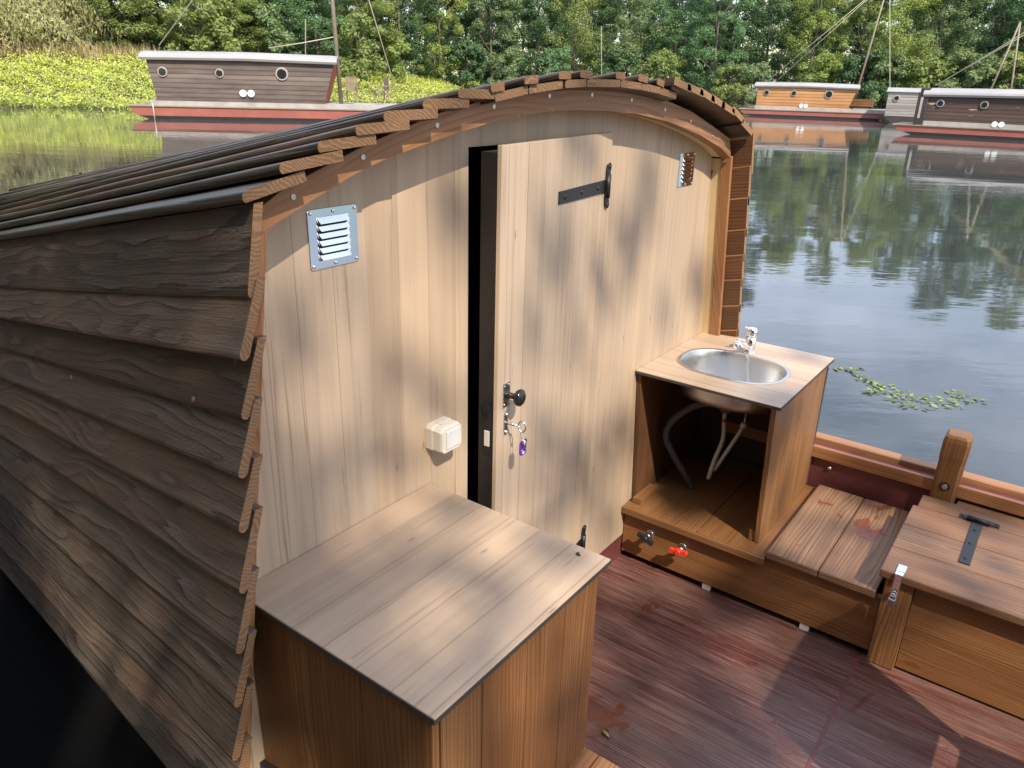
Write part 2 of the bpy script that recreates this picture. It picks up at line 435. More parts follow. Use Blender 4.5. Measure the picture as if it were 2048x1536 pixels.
class MB:
    def __init__(s):
        s.v, s.f, s.uv, s.mi, s.sm = [], [], [], [], []

    def add_bm(s, bm, mi=0, grain=1, end=None, smooth=False, X=None, uvo=None):
        bm.normal_update()
        lo = [min(v.co[i] for v in bm.verts) for i in range(3)]
        PLANK[0] += 1
        offu = random.random() * 9
        offv = 10 * PLANK[0] + .3 + random.random() * 2
        if uvo is not None:
            offu, offv = uvo
        b = len(s.v)
        bm.verts.index_update()
        oth = [i for i in range(3) if i != grain]
        for v in bm.verts:
            s.v.append((X @ v.co) if X else v.co.copy())
        for f in bm.faces:
            s.f.append([b + v.index for v in f.verts])
            n = f.normal
            isend = abs(n[grain]) > .75
            if isend:
                s.uv.append([(offu + v.co[oth[0]] - lo[oth[0]], offv + v.co[oth[1]] - lo[oth[1]]) for v in f.verts])
            else:
                s.uv.append([(offu + v.co[grain] - lo[grain], offv + sum(v.co[i] - (lo[i] if uvo is None else 0) for i in oth)) for v in f.verts])
            s.mi.append(end if (isend and end is not None) else mi)
            s.sm.append(smooth)
        bm.free()

    def box(s, x0, x1, y0, y1, z0, z1, mi=0, grain=1, end=None, bev=.003, X=None, uvo=None):
        bm = bmesh.new()
        vs = [bm.verts.new((x, y, z)) for x in (x0, x1) for y in (y0, y1) for z in (z0, z1)]
        for q in ((0, 1, 3, 2), (4, 6, 7, 5), (0, 4, 5, 1), (2, 3, 7, 6), (0, 2, 6, 4), (1, 5, 7, 3)):
            bm.faces.new([vs[i] for i in q])
        if bev:
            bmesh.ops.bevel(bm, geom=bm.edges[:], offset=min(bev, .45 * min(x1 - x0, y1 - y0, z1 - z0)), segments=2, affect='EDGES', profile=.6)
        s.add_bm(bm, mi, grain, end, False, X, uvo)

    def hexa(s, pts, mi=0, grain=1, end=None, bev=.003):
        """8 corners ordered like box(): x0/x1 outer, y mid, z inner"""
        bm = bmesh.new()
        vs = [bm.verts.new(p) for p in pts]
        for q in ((0, 1, 3, 2), (4, 6, 7, 5), (0, 4, 5, 1), (2, 3, 7, 6), (0, 2, 6, 4), (1, 5, 7, 3)):
            bm.faces.new([vs[i] for i in q])
        bmesh.ops.recalc_face_normals(bm, faces=bm.faces[:])
        if bev:
            bmesh.ops.bevel(bm, geom=bm.edges[:], offset=bev, segments=2, affect='EDGES', profile=.6)
        s.add_bm(bm, mi, grain, end)

    def prism(s, outline, a0, a1, axis=1, mi=0, grain=2, end=None, bev=0.0, uvo=None, face_mi=None):
        """outline in the two other axes (in x,y,z order) extruded along axis from a0 to a1"""
        def P(p, a):
            q = list(p)
            q.insert(axis, a)
            return q
        bm = bmesh.new()
        n = len(outline)
        va = [bm.verts.new(P(p, a0)) for p in outline]
        vb = [bm.verts.new(P(p, a1)) for p in outline]
        fa = bm.faces.new(va)
        fb = bm.faces.new(vb[::-1])
        for i in range(n):
            bm.faces.new((va[i], vb[i], vb[(i + 1) % n], va[(i + 1) % n]))
        bmesh.ops.recalc_face_normals(bm, faces=bm.faces[:])
        if bev:
            bmesh.ops.bevel(bm, geom=bm.edges[:], offset=bev, segments=2, affect='EDGES', profile=.6)
        else:
            bmesh.ops.triangulate(bm, faces=[fa, fb], ngon_method='BEAUTY')
        s.add_bm(bm, mi, grain, end, False, None, uvo)

    def loft(s, secs, mi=0, caps=True, endmi=None, closed=True, smooth=False, ulen=None, uvo=None):
        """secs: list of sections, each a list of points; u follows the loft, v the perimeter"""
        PLANK[0] += 1
        offu, offv = random.random() * 9, 10 * PLANK[0] + .3 + random.random() * 2
        if uvo is not None:
            offu, offv = uvo
        b = len(s.v)
        n = len(secs[0])
        for q in secs:
            s.v.extend(Vector(p) for p in q)
        us = [0]
        for i in range(1, len(secs)):
            us.append(us[-1] + (Vector(secs[i][0]) - Vector(secs[i - 1][0])).length)
        vs = [0]
        for j in range(1, n + 1):
            vs.append(vs[-1] + (Vector(secs[0][j % n]) - Vector(secs[0][j - 1])).length)
        for i in range(len(secs) - 1):
            for j in range(n if closed else n - 1):
                k = (j + 1) % n
                s.f.append([b + i * n + j, b + i * n + k, b + (i + 1) * n + k, b + (i + 1) * n + j])
                s.uv.append([(offu + us[i], offv + vs[j]), (offu + us[i], offv + vs[j + 1]), (offu + us[i + 1], offv + vs[j + 1]), (offu + us[i + 1], offv + vs[j])])
                s.mi.append(mi)
                s.sm.append(smooth)
        if caps:
            for i, rev in ((0, True), (len(secs) - 1, False)):
                ids = [b + i * n + j for j in range(n)]
                if rev:
                    ids = ids[::-1]
                s.f.append(ids)
                s.uv.append([(offu + s.v[q].x, offv + s.v[q].z) for q in ids])
                s.mi.append(mi if endmi is None else endmi)
                s.sm.append(False)

    def tube(s, path, r, seg=10, mi=0, caps=True):
        path = [Vector(p) for p in path]
        rs = r if isinstance(r, (list, tuple)) else [r] * len(path)
        secs = []
        ref = None
        for i, p in enumerate(path):
            d = (path[min(i + 1, len(path) - 1)] - path[max(i - 1, 0)]).normalized()
            if ref is None:
                ref = d.orthogonal().normalized()
            ref = (ref - d * ref.dot(d)).normalized()
            w = d.cross(ref)
            secs.append([p + (ref * math.cos(6.28318531 * k / seg) + w * math.sin(6.28318531 * k / seg)) * rs[i] for k in range(seg)])
        s.loft(secs, mi, caps, smooth=True)

    def disc(s, c, n, r, th, seg=20, mi=0):
        n = Vector(n).normalized()
        s.tube([Vector(c), Vector(c) + n * th * .8, Vector(c) + n * th], [r, r, r * .9], seg, mi)

    def ball(s, c, r, mi=0, X=None, seg=16, rings=8):
        bm = bmesh.new()
        bmesh.ops.create_uvsphere(bm, u_segments=seg, v_segments=rings, radius=1)
        r = (r, r, r) if not isinstance(r, (tuple, list)) else r
        for v in bm.verts:
            q = Vector((v.co.x * r[0], v.co.y * r[1], v.co.z * r[2]))
            v.co = (X @ q if X else q) + Vector(c)
        s.add_bm(bm, mi, 0, None, True)

    def build(s, name, mats, parent=None, flip=False):
        me = bpy.data.meshes.new(name)
        me.from_pydata([tuple(v) for v in s.v], [], s.f)
        ul = me.uv_layers.new(name='UVMap')
        flat = [c for f in s.uv for p in f for c in p]
        ul.data.foreach_set('uv', flat)
        mats = mats if isinstance(mats, (list, tuple)) else [mats]
        for q in mats:
            me.materials.append(M[q])
        me.polygons.foreach_set('material_index', s.mi)
        me.polygons.foreach_set('use_smooth', s.sm)
        bm = bmesh.new()
        bm.from_mesh(me)
        bmesh.ops.recalc_face_normals(bm, faces=bm.faces[:])
        bm.to_mesh(me)
        bm.free()
        me.update()
        o = bpy.data.objects.new(name, me)
        COL.objects.link(o)
        if parent:
            o.parent = parent
            o.matrix_parent_inverse = Matrix.Translation(-parent.matrix_basis.translation) if parent.parent is None and parent.type == 'EMPTY' else Matrix()
        return o


def tag(o, label=None, cat=None, group=None, kind=None):
    if label: o['label'] = label
    if cat: o['category'] = cat
    if group: o['group'] = group
    if kind: o['kind'] = kind
    return o


def thing(name, label, cat, loc=(0, 0, 0), group=None):
    o = bpy.data.objects.new(name, None)
    COL.objects.link(o)
    o.location = loc
    o.empty_display_size = .1
    return tag(o, label, cat, group)


def interp(pts, x):
    if x <= pts[0][0]:
        a, b = pts[0], pts[1]
    elif x >= pts[-1][0]:
        a, b = pts[-2], pts[-1]
    else:
        for a, b in zip(pts, pts[1:]):
            if a[0] <= x <= b[0]:
                break
    return a[1] + (b[1] - a[1]) * (x - a[0]) / (b[0] - a[0])

# ================================================================ setting: water
def sheet(name, x0, x1, y0, y1, z, mat, kind='structure'):
    me = bpy.data.meshes.new(name)
    me.from_pydata([(x0, y0, z), (x1, y0, z), (x1, y1, z), (x0, y1, z)], [], [(0, 1, 2, 3)])
    me.materials.append(M[mat])
    o = bpy.data.objects.new(name, me)
    COL.objects.link(o)
    return tag(o, kind=kind)


sheet('water', -150, 330, -210, 300, WATER, 'water')

# ================================================================ the near houseboat
boat = thing('houseboat', 'near wooden houseboat with pale oak rear wall, arched plank roof and maroon deck', 'houseboat', (1.87, 0, 0))
XC = 1.87
TAP = .149      # side taper per metre forward
DROP = .195     # sides slope down towards the bow
YB = 3.4        # bow end of the cabin


def wall_r(z): return 2.91 + .150 * (1.43 - z)
def wall_l(z): return .845 - .150 * (1.43 - z)


UPPER = [(.793, 1.512), (.837, 1.536), (.889, 1.555), (.973, 1.583), (1.06, 1.61), (1.149, 1.632), (1.241, 1.657), (1.341, 1.673), (1.455, 1.69),
         (1.586, 1.705), (1.715, 1.712), (1.93, 1.712), (2.109, 1.702), (2.317, 1.675), (2.5, 1.641), (2.71, 1.584), (2.86, 1.540)]
LOWER = [(.800, 1.474), (.9, 1.513), (1.028, 1.559), (1.112, 1.581), (1.284, 1.613), (1.445, 1.638), (1.636, 1.655), (1.778, 1.657), (1.938, 1.653), (2.12, 1.642),
         (2.35, 1.612), (2.6, 1.562), (2.80, 1.508), (2.895, 1.468)]

# rear wall with the door opening
DX0, DX1, DZ = 1.446, 2.107, 1.577
out = [(wall_l(.02), .02), (wall_l(1.44), 1.44)] + [(x, z + .03) for x, z in LOWER[1:-1]] + [(wall_r(1.44), 1.46), (wall_r(.02), .02), (DX1, .02), (DX1, DZ), (DX0, DZ), (DX0, .02)]
b = MB()
b.prism(out, 0.0, .019, 1, 0, 2, bev=0, uvo=(0, .03))
b.build('rear_wall', ['lam', 'lamedge'], boat)
# inside of the cabin
b = MB()
b.box(1.08, 2.66, .8, .82, -.1, 1.30, 0, 2, bev=0)
b.box(1.0, 2.8, .021, .8, .0, .02, 0, 1, bev=0)
b.box(1.0, 2.8, .031, .8, -.09, -.07, 0, 2, bev=0)
b.build('inner_partition', 'interior', boat)

# door, hinged on the right and standing ajar
door_w = .658
ang = R(7.0)
hinge = Vector((DX1, 0.0, 0))
XD = Matrix.Translation(hinge) @ Matrix.Rotation(ang, 4, 'Z')       # local x runs 0 (hinge) .. -door_w
b = MB()
b.box(-door_w, -.003, -.012, .000, .06, 1.587, 0, 2, bev=.0015, X=XD, uvo=(.4, 10000.05))
door = b.build('door', ['lam', 'black'], boat)
b = MB()
b.box(-door_w + .001, -.004, .0006, .045, .061, DZ - .007, 0, 2, bev=.001, X=XD)
b.build('door_core', 'black', door)
# lock case on the door edge
b = MB()
b.box(-door_w - .0015, -door_w + .001, .006, .028, .79, .955, 0, 2, bev=.0008, X=XD)
b.box(-door_w - .010, -door_w - .001, .010, .024, .915, .94, 0, 2, bev=.001, X=XD)
b.box(-door_w - .004, -door_w - .001, .009, .025, .815, .86, 1, 2, bev=.001, X=XD)
b.build('lock_case', ['iron', 'block'], door)


def DP(x, y, z): return XD @ Vector((x, y, z))


# knob
kx, kz = -.614, .955
b = MB()
b.box(kx - .017, kx + .017, -.0150, -.0121, kz - .034, kz + .034, 0, 2, bev=.001, X=XD)
for sz in (-.026, .026):
    for sx in (-.011, .011):
        b.disc(DP(kx + sx, -.015, kz + sz), DP(0, -1, 0) - DP(0, 0, 0), .0032, .002, 8, 0)
b.build('knob_plate', 'zinc', door)
b = MB()
dn = (DP(0, -1, 0) - DP(0, 0, 0)).normalized()
c0 = DP(kx, -.015, kz)
prof = [(0, .011), (.006, .0085), (.022, .008), (.026, .011), (.030, .019), (.037, .0235), (.044, .0225), (.049, .016), (.051, .004)]
b.tube([c0 + dn * a for a, q in prof], [q for a, q in prof], 24)
b.build('knob', 'knob', door)
ez = .872
b = MB()
secs = []
for yy, sc in ((-.0121, 1), (-.0148, .93)):
    secs.append([DP(kx + .0095 * sc * math.cos(k * math.pi / 10), yy, ez + (.037 if math.sin(k * math.pi / 10) > .3 else .037) * sc * math.sin(k * math.pi / 10)) for k in range(20)])
b.loft(secs, 0)
for sz in (-.026, .026):
    b.ball(DP(kx, -.015, ez + sz), .0055, 0, None, 10, 6)
b.build('keyhole_plate', 'zinc', door)


HX = DX1 - .026


def strap_hinge(z, parent):
    b = MB()
    b.prism([(-.355, z - .017), (-.355, z + .017), (-.04, z + .019), (-.04, z - .019)], -.0155, -.0121, 1, 0, 0, bev=.0008)
    for i in range(len(b.v)):
        b.v[i] = XD @ b.v[i]
    for q in (-.32, -.21, -.10):
        b.ball(DP(q, -.0155, z), (.0075, .004, .0075), 0, None, 10, 6)
    # knuckle and wall leaf
    b.tube([DP(-.036, -.02, z - .034), DP(-.036, -.02, z + .034)], .009, 12)
    b.prism([(HX - .010, z - .062), (HX - .014, z - .045), (HX - .014, z + .045), (HX - .010, z + .062), (HX + .006, z + .068), (HX + .013, z + .058), (HX + .009, z + .042),
             (HX + .009, z - .042), (HX + .013, z - .058), (HX + .006, z - .068)], -.0225, -.018, 1, 0, 2, bev=.0008)
    for sz in (-.056, .056):
        b.ball((HX + .002, -.0225, z + sz), (.007, .004, .007), 0, None, 10, 6)
    return b.build('hinge', 'iron', parent)


strap_hinge(1.434, door)
strap_hinge(.172, door)

# keys hanging in the lock
keys = thing('key_ring', 'steel keys on a ring with purple fob hanging in the door lock', 'keys', DP(kx, -.016, ez))
b = MB()
b.tube([DP(kx, -.014, ez + .002), DP(kx, -.052, ez + .002)], [.0038, .0032], 10)
b.ball(DP(kx, -.034, ez + .002), .005, 0, None, 10, 6)
rp = [DP(kx, -.052 - .011 + .011 * math.cos(a), ez + .002 + .015 * math.sin(a)) for a in [k * math.pi / 9 for k in range(19)]]
b.tube(rp, .0022, 6)
b.build('key', 'zinc', keys)
b = MB()
rc = DP(kx, -.066, ez - .022)
b.tube([rc + Vector((.007 * math.cos(a), .004 * math.sin(a), .013 * math.sin(a))) for a in [k * math.pi / 10 for k in range(21)]], .0011, 6)
b.build('ring', 'chrome', keys)
b = MB()
tcx = DP(kx, -.068, ez - .058)
o2 = []
for k in range(24):
    a = k * math.pi / 12
    o2.append((tcx.x + .0145 * max(-1, min(1, 1.25 * math.cos(a))), tcx.z + .022 * max(-1, min(1, 1.12 * math.sin(a)))))
b.prism(o2, tcx.y - .002, tcx.y + .002, 1, 0, 2, bev=.0008)
fob = b.build('fob', 'purple', keys)
b = MB()
b.disc((tcx.x, tcx.y - .002, tcx.z - .014), (0, -1, 0), .005, .0008, 14, 0)
b.box(tcx.x - .009, tcx.x + .009, tcx.y - .0028, tcx.y - .002, tcx.z - .0065, tcx.z - .0050, 0, 0, bev=0)
b.build('fob_print', 'paper', fob)
b = MB()
b.tube([(tcx.x, tcx.y - .004, tcx.z + .022), (tcx.x - .001, tcx.y - .005, tcx.z - .006)], .0034, 6)
b.disc((tcx.x, tcx.y - .004, tcx.z + .018), (0, -1, 0), .011, .0015, 14, 0)
b.build('small_key', 'zinc', keys)

# arch trim
N = 40
secs = []
for i in range(N + 1):
    t_ = i / N
    xu = .793 + (2.86 - .793) * t_
    xl = .800 + (2.895 - .800) * t_
    zu, zl = interp(UPPER, xu), interp(LOWER, xl)
    secs.append([(xl, -.078, zl), (xu, -.078, zu), (xu, -.036, zu), (xl, -.036, zl)])
b = MB()
b.loft(secs, 0, True, 1)
arch = b.build('arch_trim', ['fresh', 'end'], boat)
b = MB()
for i in range(1, N):
    pass
secs2 = [[(q[0][0] , -.0355, q[0][2] + .002), (q[1][0], -.0355, q[1][2] - .004), (q[1][0], .012, q[1][2] - .004), (q[0][0], .012, q[0][2] + .002)] for q in secs[4:]]
b.loft(secs2, 0)
# cream side returns
for fx, sg in ((wall_r, 1),):
    zt = 1.462
    b.hexa([(min(fx(z_), fx(z_) + sg * .02), y_, z_) if i == 0 else (max(fx(z_), fx(z_) + sg * .02), y_, z_) for i in (0, 1) for y_ in (-.0355, .012) for z_ in (.02, zt)], 0, 2, bev=0)
b.build('reveal_board', 'cream', boat)
for px_, pz_ in ((.872, 1.528), (1.04, 1.585), (1.25, 1.636), (1.44, 1.670), (1.66, 1.692), (1.86, 1.694), (2.08, 1.68), (2.3, 1.65), (2.5, 1.612), (2.7, 1.555)):
    b = MB()
    b.disc((px_, -.078, pz_), (0, -1, 0), .0058, .0015, 12, 0)
    b.build('screw', 'screw', arch)

# corner posts
for fx, sg, th in ((wall_l, -1, .072), (wall_r, 1, .015)):
    b = MB()
    zt = 1.475 if sg > 0 else 1.500
    inner = lambda z: fx(z) + (-.040 if sg < 0 else -.004)
    outer = lambda z: fx(z) + sg * (th if sg > 0 else th)
    pts = [((min(inner(z_), outer(z_))) if i == 0 else max(inner(z_), outer(z_)), y_, z_) for i in (0, 1) for y_ in (-.077, -.036) for z_ in (.02, zt)]
    b.hexa(pts, 0, 2, bev=.002)
    b.build('corner_post', ['fresh', 'end'], boat)


# roof planks ------------------------------------------------------------
def roof_pt(x, z, y):
    k = 1 - .135 * (y + .12)
    uu = min(1.0, abs(x - XC) / 1.1)
    return (XC + (x - XC) * k, y, z - (y + .12) * (.176 + .019 * uu))


b = MB()


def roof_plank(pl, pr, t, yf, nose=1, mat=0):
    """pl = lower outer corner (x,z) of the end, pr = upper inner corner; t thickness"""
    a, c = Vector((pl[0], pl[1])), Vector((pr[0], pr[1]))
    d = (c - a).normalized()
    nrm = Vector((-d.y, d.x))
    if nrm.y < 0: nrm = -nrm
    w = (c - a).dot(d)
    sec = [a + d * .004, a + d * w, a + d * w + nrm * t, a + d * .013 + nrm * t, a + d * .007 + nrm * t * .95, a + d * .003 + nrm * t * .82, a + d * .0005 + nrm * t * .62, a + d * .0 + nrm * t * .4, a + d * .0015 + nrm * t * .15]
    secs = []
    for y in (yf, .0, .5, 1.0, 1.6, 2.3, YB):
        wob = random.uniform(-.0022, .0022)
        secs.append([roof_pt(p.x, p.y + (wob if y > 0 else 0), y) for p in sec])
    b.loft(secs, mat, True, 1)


LL = [(.745, 1.5345), (.817, 1.574), (.901, 1.604), (.986, 1.628), (1.059, 1.650), (1.165, 1.671), (1.268, 1.690)]
UR = [(.862, 1.572), (.943, 1.600), (1.027, 1.625), (1.112, 1.647), (1.197, 1.666), (1.294, 1.684), (1.400, 1.700)]
for (p, q) in zip(LL, UR):
    t = .019
    dz = .013
    roof_plank((p[0], p[1]), (q[0] + .012, q[1] - dz), t, -.118 + random.uniform(-.004, .004))
# flat crest planks with battens over the joints
XS = [1.388, 1.511, 1.652, 1.75, 1.92, 2.04, 2.16, 2.275]
for x0, x1 in zip(XS, XS[1:]):
    za, zb = interp(UPPER, x0) + .001, interp(UPPER, x1) + .001
    roof_plank((x0 + .001, za), (x1 - .001, zb), .018, -.125 + random.uniform(-.004, .004))
for i, x in enumerate([1.393, 1.511, 1.652, 1.75, 1.92, 2.04, 2.15, 2.25]):
    w = random.uniform(.024, .029)
    za, zb = interp(UPPER, x - w) + .0225, interp(UPPER, x + w) + .0195
    roof_plank((x - w, za), (x + w, zb), .018, -.128 + random.uniform(-.004, .004))
RT_ = [(2.335, 1.698), (2.430, 1.684), (2.524, 1.664), (2.616, 1.645), (2.709, 1.623), (2.802, 1.594), (2.905, 1.548)]
for i, p in enumerate(RT_):
    q = (p[0] - .125, p[1] + (.022 if i < 2 else .030 if i < 5 else .046))
    # mirrored: nose on the right
    a, c = Vector(p), Vector(q)
    d = (c - a).normalized()
    nrm = Vector((d.y, -d.x))
    if nrm.y < 0: nrm = -nrm
    sec = [a, a + d * .125, a + d * .125 + nrm * .02, a + d * .012 + nrm * .02, a + d * .003 + nrm * .014, a + nrm * .006]
    b.loft([[roof_pt(s_.x, s_.y + .0, y) for s_ in sec] for y in (-.142, 0, .6, 1.3, 2.3, YB)], 0, True, 2)
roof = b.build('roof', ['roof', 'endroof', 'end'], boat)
# under-roof lining so no light leaks in
b = MB()
secs = []
for y in (.03, 1.2, YB - .02):
    top = [roof_pt(x, interp(UPPER, x) - .012, y) for x in [.80 + .1 * k for k in range(21)]]
    secs.append(top + [(p[0], p[1], p[2] - .008) for p in top[::-1]])
b.loft(secs, 0)
b.build('roof_lining', 'interior', boat)

# side cladding -------------------------------------------------------------
LB = [(.742, 1.375), (.712, 1.272), (.706, 1.163), (.685, 1.056), (.670, .952), (.656, .826), (.636, .696), (.616, .58), (.597, .457), (.577, .355), (.562, .262)]


def side_pt(x, z, y, sg):
    return (x + sg * TAP * (y + .1), y, z - DROP * (y + .1))


b = MB()
for i, (x, z) in enumerate(LB):
    ztop = (1.530 if i == 0 else LB[i - 1][1] + .030)
    th = .018
    xt = x + .162 * (ztop - z) + (.035 if i else .012)
    secs = []
    for y in (-.104 + random.uniform(-.008, .004), .25, .7, 1.2, 1.9, 2.6, YB):
        w1, w2 = random.uniform(-.002, .002), random.uniform(-.003, .003)
        if y < 0: w1 = w2 = 0
        sec = [(x + w1, z + w2 + .004), (x + w1 - .0005, z + w2 + .012), (xt - th * .5, ztop), (xt + th * .5, ztop), (x + w1 + th, z + w2 + .003), (x + w1 + th * .5, z + w2 - .002), (x + w1 + .004, z + w2)]
        secs.append([side_pt(p[0], p[1], y, 1) for p in sec])
    b.loft(secs, 0, True, 1)
clad = b.build('side_cladding', ['siding', 'end'], boat)
tag(clad, 'weathered grey brown overlapping planks on the near side')
b = MB()
RB = [(2.964, 1.404), (2.975, 1.285), (2.997, 1.160), (3.014, 1.057), (3.029, .953), (3.046, .840), (3.066, .729), (3.083, .62), (3.10, .50), (3.118, .38), (3.134, .27)]
for i, (x, z) in enumerate(RB):
    ztop = (1.548 if i == 0 else RB[i - 1][1] + .028)
    xt = x - .155 * (ztop - z) - .017
    secs = []
    for y in (-.142, .3, 1.2, 2.2, YB):
        sec = [(x, z + .003), (x + .0005, z + .012), (xt + .009, ztop), (xt - .009, ztop), (x - .019, z + .003), (x - .009, z - .001), (x - .003, z)]
        secs.append([side_pt(p[0], p[1], y, -1) for p in sec])
    b.loft(secs, 0, True, 1)
    b.loft([[side_pt(*p, y, -1) for p in ((xt + .009, ztop + .0005), (xt - .0095, ztop + .0005), (xt - .0095, ztop + .005), (xt + .009, ztop + .005))] for y in (-.142, .3)], 2, True, 2)  # pale strip painted in for the lit top edge of each plank
b.build('side_cladding', ['stainshade', 'end', 'fresh'], boat)
for (py, zz, i) in ((.06, 1.455, 0), (.01, 1.398, 0), (.05, 1.19, 1), (.75, 1.40, 0), (.8, 1.16, 1)):
    x = interp([(LB[0][1], LB[0][0]), (1.515, LB[0][0] + .045)], zz) if i == 0 else interp([(LB[1][1], LB[1][0]), (1.40, LB[1][0] + .04)], zz)
    p = side_pt(x, zz, py, 1)
    b = MB()
    b.disc((p[0] - .0002, p[1], p[2]), (-1, .15, .16), .0055, .0022, 10, 0)
    b.build('screw', 'screw', clad)
# back end of the cabin and lining behind the cladding
b = MB()
for sg, lst in ((1, LB), (-1, RB)):
    secs = []
    for y in (.02, YB - .02):
        secs.append([side_pt(lst[0][0] + sg * .075, 1.49, y, sg), side_pt(lst[-1][0] + sg * .045, lst[-1][1] + .03, y, sg),
                     side_pt(lst[-1][0] + sg * .06, lst[-1][1] + .03, y, sg), side_pt(lst[0][0] + sg * .09, 1.49, y, sg)])
    b.loft(secs, 0)
b.hexa([(x, y, z) for x, q in ((1.05, 0), (2.7, 0)) for y in (YB - .06, YB - .04) for z in (-.45, .9)], 0, 2, bev=0)
b.build('inner_lining', 'interior', boat)


# hull, deck, gunwale ----------------------------------------------------------
b = MB()
# near side of the hull, set back under the cladding
secs = []
for y in (-6.0, -.1, 1.0, 2.2, YB, 5.0, 7.5):
    yy = max(y, -.1)
    x = .70 + TAP * (yy + .1) + max(0, y - YB) * .02
    zt = max(-.10, .30 - DROP * (yy + .1))
    secs.append([(x, y, WATER - .5), (x, y, zt), (x + .04, y, zt), (x + .04, y, WATER - .5)])
b.loft(secs, 0)
# far side
secs = []
for y in (-6.0, -.1, 1.0, 2.2, YB, 5.0, 7.5):
    yy = max(y, -.1)
    x = 3.068 - TAP * (yy + .1)
    zt = max(-.10, .345 - DROP * (yy + .1))
    secs.append([(x, y, WATER - .5), (x, y, zt), (x + .035, y, zt), (x + .035, y, WATER - .5)])
b.loft(secs, 1)
b.build('hull', ['hullout', 'hullin'], boat)
b = MB()
b.box(.745, 3.06, -6.0, -.9405, -.125, -.085, 0, 1, bev=0, uvo=(0, 20003.0))
b.box(.745, 3.06, -.938, .03, -.125, -.085, 0, 1, bev=0, uvo=(3.3, 20003.02))
deck = b.build('deck', 'deck', boat)
b = MB()
b.box(.80, 3.05, .003, .03, -.084, .019, 0, 0, bev=0)
b.build('threshold', 'hullin', boat)
b = MB()
b.box(1.0, 2.43, -.9445, -.935, -.1, -.0835, 0, 0, bev=.001)
b.build('seam_strip', 'hullin', deck)
# gunwale: inner stringer, groove and outer cap
b = MB()
b.box(3.046, 3.0675, -6.0, -.145, .300, .350, 0, 1, bev=.004)
b.build('stringer', ['fresh', 'end'], boat)
b = MB()
b.box(3.105, 3.162, -6.0, -.145, .325, .366, 0, 1, bev=.005)
b.box(3.070, 3.1045, -6.0, -.145, .305, .335, 1, 1, bev=0)
b.build('gunwale', ['fresh', 'interior'], boat)
# mooring post
b = MB()
bm = bmesh.new()
px0, px1 = 2.925, 3.010
vs = []
lean = [( .10, 0.0), (.36, 0.0), (.50, .0), (.565, .0)]
secs = []
for z, k in ((-.02, 1), (.28, 1), (.44, 1.0), (.465, 1.05), (.522, 1.05), (.540, .98), (.549, .84)):
    cx, cy = 3.064, -1.019 - .010 * (z - .3)
    h = .043 * k
    r = .012
    ring = []
    for sx, sy in ((-1, -1), (1, -1), (1, 1), (-1, 1)):
        ring += [(cx + sx * (h - (r if q else 0)), cy + sy * (h - (0 if q else r)), z) for q in ((0, 1) if sx * sy > 0 else (1, 0))]
    secs.append(ring)
b.loft(secs, 0)
bm.free()
post = b.build('mooring_post', 'stain', boat)
b = MB()
b.tube([(3.0215, -1.019, .345), (3.018, -1.019, .345)], [.018, .018], 18, 0)
b.tube([(3.018, -1.019, .345), (3.013, -1.019, .345)], [.011, .010], 6, 1)
b.build('bolt', ['blackplastic', 'screw'], post)
for q in ((3.066, -.60, .262), (3.066, -1.4, .25)):
    b = MB()
    b.ball(q, .011, 0, None, 10, 6)
    b.build('hull_bolt', 'screw', boat)

# vent grilles ---------------------------------------------------------------
def vent(cx, cz, label):
    w, h = .064, .0595
    b = MB()
    ow = .040
    # frame ring with rounded corners, louvres between
    def rr(hw, hh, r, n=5):
        o = []
        for (sx, sz, a0) in ((1, 1, 0), (-1, 1, 90), (-1, -1, 180), (1, -1, 270)):
            for k in range(n):
                a = R(a0 + 90 * k / (n - 1))
                o.append((sx * (hw - r) + r * math.cos(a), sz * (hh - r) + r * math.sin(a)))
        return o
    A, I = rr(w, h, .007), rr(.043, .043, .004)
    y0, y1 = -.0025, -.0005
    secs = [[(cx + p[0], y1, cz + p[1]) for p in A], [(cx + p[0], y0 + .0008, cz + p[1]) for p in A], [(cx + p[0] * .985, y0, cz + p[1] * .985) for p in A],
            [(cx + p[0], y0, cz + p[1]) for p in I], [(cx + p[0], y1, cz + p[1]) for p in I]]
    b.loft(secs, 0, False)
    p = .086 / 6
    for k in range(6):
        zt = cz + .043 - k * p
        # hooded louvre: bulges out towards the bottom
        prof = [(-.0012, 0), (-.0016, -.0006), (-.0082, -.0118), (-.0084, -.0128), (-.0070, -.0126), (-.0028, -.0035), (-.0005, -.0005)]
        secs = []
        for xx, q in ((-.043, .15), (-.0405, .6), (-.037, 1), (.037, 1), (.0405, .6), (.043, .15)):
            secs.append([(cx + xx, y * q - .0006, zt + z) for y, z in prof])
        b.loft(secs, 0)
    b.box(cx - .043, cx + .043, -.0006, -.0002, cz - .043, cz + .043, 1, 0, bev=0)
    o = b.build('vent_grille', ['chrome', 'black'], boat)
    o['label'] = label
    for sx, sz in ((-1, 1), (0, 1), (1, 1), (-1, -1), (0, -1), (1, -1)):
        b = MB()
        b.ball((cx + sx * .0565, -.0028, cz + sz * .052), (.0042, .0028, .0042), 0, None, 12, 6)
        b.build('screw', 'chrome', o)


vent(1.0235, 1.4265, 'square steel vent grille left of the door reflecting sky')
vent(2.678, 1.437, 'square steel vent grille right of the door reflecting dark trees')

# switch -----------------------------------------------------------------------
def octo(cx, cz, w, h, c):
    return [(cx - w + c, cz - h), (cx + w - c, cz - h), (cx + w, cz - h + c), (cx + w, cz + h - c), (cx + w - c, cz + h), (cx - w + c, cz + h), (cx - w, cz + h - c), (cx - w, cz - h + c)]


